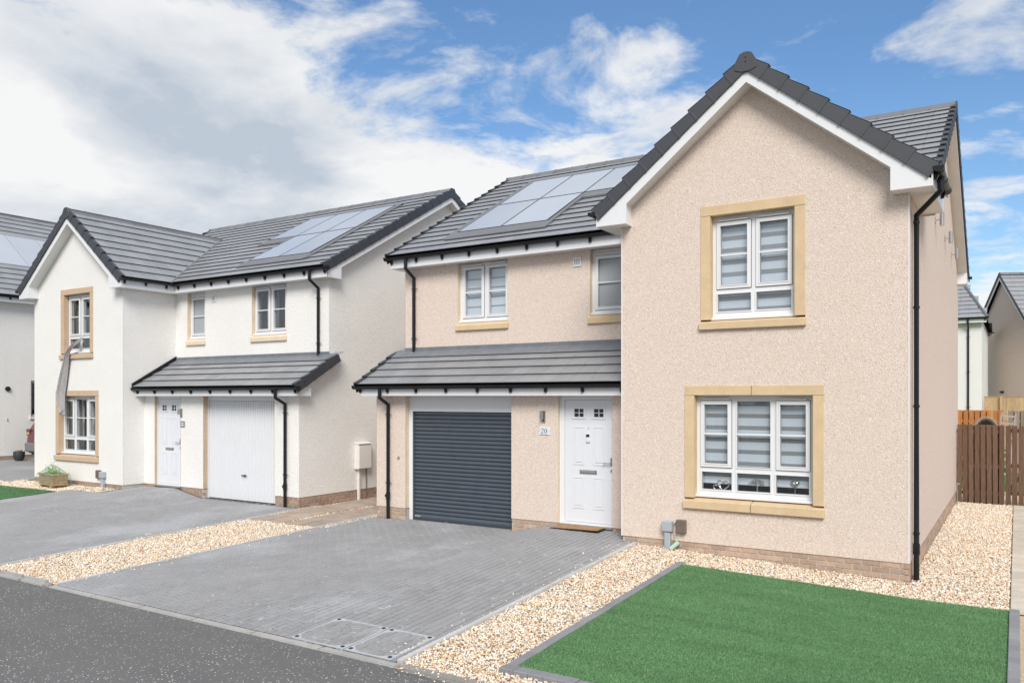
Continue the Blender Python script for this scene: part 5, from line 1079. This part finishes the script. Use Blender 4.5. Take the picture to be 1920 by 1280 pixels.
# ------------------------------------------------------------------ far houses on the right
def far_house(loc, rz, L, Dp, zb, ez, slope, mat, label, hip=0):
    h = empty('detached_house', (*loc, zb), rz); tag(h, label, 'house')
    MB().box(0, L, 0, Dp, -1.2, ez + .15).build('wall', mat, h); zr = ez + .22 + slope * (Dp / 2 + .25); zt = lambda y: ez + .22 + slope * (min(y, Dp - y) + .25)
    for x in ((0, L) if not hip else (0,)): MB().prism([(x + (.001 if x == 0 else -.001), 0, ez + .12), (x + (.001 if x == 0 else -.001), Dp, ez + .12), (x + (.001 if x == 0 else -.001), Dp / 2, zt(Dp / 2) - .14)], (.1 if x == 0 else -.1, 0, 0)).build('gable_wall', mat, h)
    rf = MB()
    xe = lambda y: L + .18 - hip * (min(y, Dp - y) + .25)
    for f in (lambda y: y, lambda y: Dp - y): rf.add([(-.18, f(-.25), zt(-.25) - .05), (xe(-.25), f(-.25), zt(-.25) - .05), (xe(Dp / 2), f(Dp / 2), zt(Dp / 2) - .05), (-.18, f(Dp / 2), zt(Dp / 2) - .05)], [(0, 1, 2, 3)])
    if hip: rf.add([(xe(-.25), -.25, zt(-.25) - .05), (xe(-.25), Dp + .25, zt(-.25) - .05), (xe(Dp / 2), Dp / 2, zt(Dp / 2) - .05)], [(0, 1, 2)])
    r_ = rf.build('roof', 'black_steel', h); c, s_ = 1 / math.sqrt(1 + slope ** 2), slope / math.sqrt(1 + slope ** 2); rows = int(round((Dp / 2 + .25) / c / .335)); g = (Dp / 2 + .25) / c / rows
    w_ = (L + .36) / max(1, int(round((L + .36) / .33))); me = tmesh(w_, g); nn = int(round((L + .36) / w_)); A, Bk = [], []
    for r in range(rows):
        y = -.28 + r * g * c
        for k in range(nn):
            if -.18 + (k + .5) * w_ > xe(y): continue
            A.append(frame((-.18 + (k + .5) * w_, y, zt(y)), (1, 0, 0), (0, c, s_), (0, -s_, c))); Bk.append(frame((-.18 + (k + .5) * w_, Dp - y, zt(y)), (-1, 0, 0), (0, -c, s_), (0, s_, c)))
    joined('roof_tiles', me, A + Bk, 'roof_tile', r_)
    for k in range(int((xe(Dp / 2) + .18) / .45)): inst('ridge_tile', RIDGE_M, r_, Matrix.Translation((-.18 + (k + .5) * .45, Dp / 2, zt(Dp / 2) + .02)))
    for yy, o in ((-.25, -1), (Dp + .25, 1)):
        MB().box(-.17, L + .17, *sorted((yy, yy - o * .018)), ez, ez + .2).build('fascia', 'upvc', h); MB().box(-.16, L + .16, *sorted((yy - o * .02, (0 if o < 0 else Dp))), ez + .004, ez + .012).build('soffit', 'soffit', h)
        gutter(h, 1, (-.24, yy + o * .06, ez + .2), (L + .24, yy + o * .06, ez + .2), (0, o, 0), 6)
    if hip: MB().tube([(xe(-.3), -.3, zt(-.3) + .02), (xe(Dp / 2), Dp / 2, zt(Dp / 2) + .02)], .06, 6).build('hip_ridge', 'ridge', r_)
    for x, o in (((-.18, 1), (L + .18, -1)) if not hip else ((-.18, 1),)):
        for f in (lambda y: y, lambda y: Dp - y): MB().prism([(x, f(-.25), ez), (x, f(-.25), zt(-.25) - .02), (x, Dp / 2, zt(Dp / 2) - .02), (x, Dp / 2, zt(Dp / 2) - .30), (x, f(.2), zt(.2) - .28), (x, f(.2), ez)], (o * .02, 0, 0)).build('bargeboard', 'upvc', h)
        for f in (lambda y: y, lambda y: Dp - y): MB().prism([(x - o * .004, f(-.28), zt(-.28) - .12), (x - o * .004, f(-.28), zt(-.28) + .03), (x - o * .004, Dp / 2, zt(Dp / 2) + .03), (x - o * .004, Dp / 2, zt(Dp / 2) - .12)], (-o * .03, 0, 0)).build('verge', 'verge', r_)
    return h
hA = far_house((-9.6, 37.2), 0, 8.42, 8.4, .32, 4.76, .70, 'white_render', 'far white rendered house with black downpipe beyond the orange fence', hip=.40)
downpipe(hA, 1, [(7.95, -.31, 4.92), (7.95, -.31, 4.72), (7.95, -.05, 4.55), (7.95, -.05, .5), (7.95, -.05, 0)], (0, 1, 0), (4.2, 2.8, 1.4))
MB().box(7.42, 7.46, -.006, .001, 0, 4.75).build('render_bead', 'soffit', hA)
dirv = Vector((2.22, -4.5)).normalized(); ang = math.atan2(dirv.y, dirv.x)      # gable of the far beige house
hB = far_house((0, 0), 0, 9.0, 5.0, .3, 4.72, 1.02, 'dash', 'far beige gabled house at the right edge behind the pale fence')
hB.rotation_euler = (0, 0, math.atan2(dirv.x, -dirv.y)); bx = Vector((math.cos(hB.rotation_euler.z), math.sin(hB.rotation_euler.z))); by = Vector((-bx.y, bx.x))
o_ = Vector((.56, 43.1)); hB.location = (o_.x, o_.y, .3)
downpipe(hB, 1, [(.12, 5.31, 4.92), (.12, 5.31, 4.72), (.12, 5.05, 4.55), (.12, 5.05, .5), (.12, 5.05, 0)], (0, -1, 0), (4.2, 2.8, 1.4))
MB().box(-.10, 0, 2.45, 2.65, 2.0, 2.1).build('flue', 'black_steel', hB)
hC = far_house((-10, 62), 0, 16, 8.4, .4, 4.76, .56, 'white_render', 'distant white house glimpsed between the two far houses')
for x0, x1, z0, z1 in ((8.55, 8.95, 2.9, 4.2), (8.0, 9.1, .6, 2.0), (10, 11.2, 2.9, 4.2)):
    w = MB().cells(x0, x1, z0, z1, -.03, .03, [(x0 + .07, x1 - .07, z0 + .07, z1 - .07)]).build('window', 'upvc', hC); MB().box(x0 + .07, x1 - .07, -.012, -.004, z0 + .07, z1 - .07).build('pane', 'dark_glass', w); MB().box(x0 - .1, x1 + .1, -.08, -.001, z0 - .15, z0 - .03).build('sill', 'stone_cream', w); MB().box(x0 - .1, x1 + .1, -.02, -.001, z1 + .02, z1 + .2).build('lintel', 'stone_cream', w)
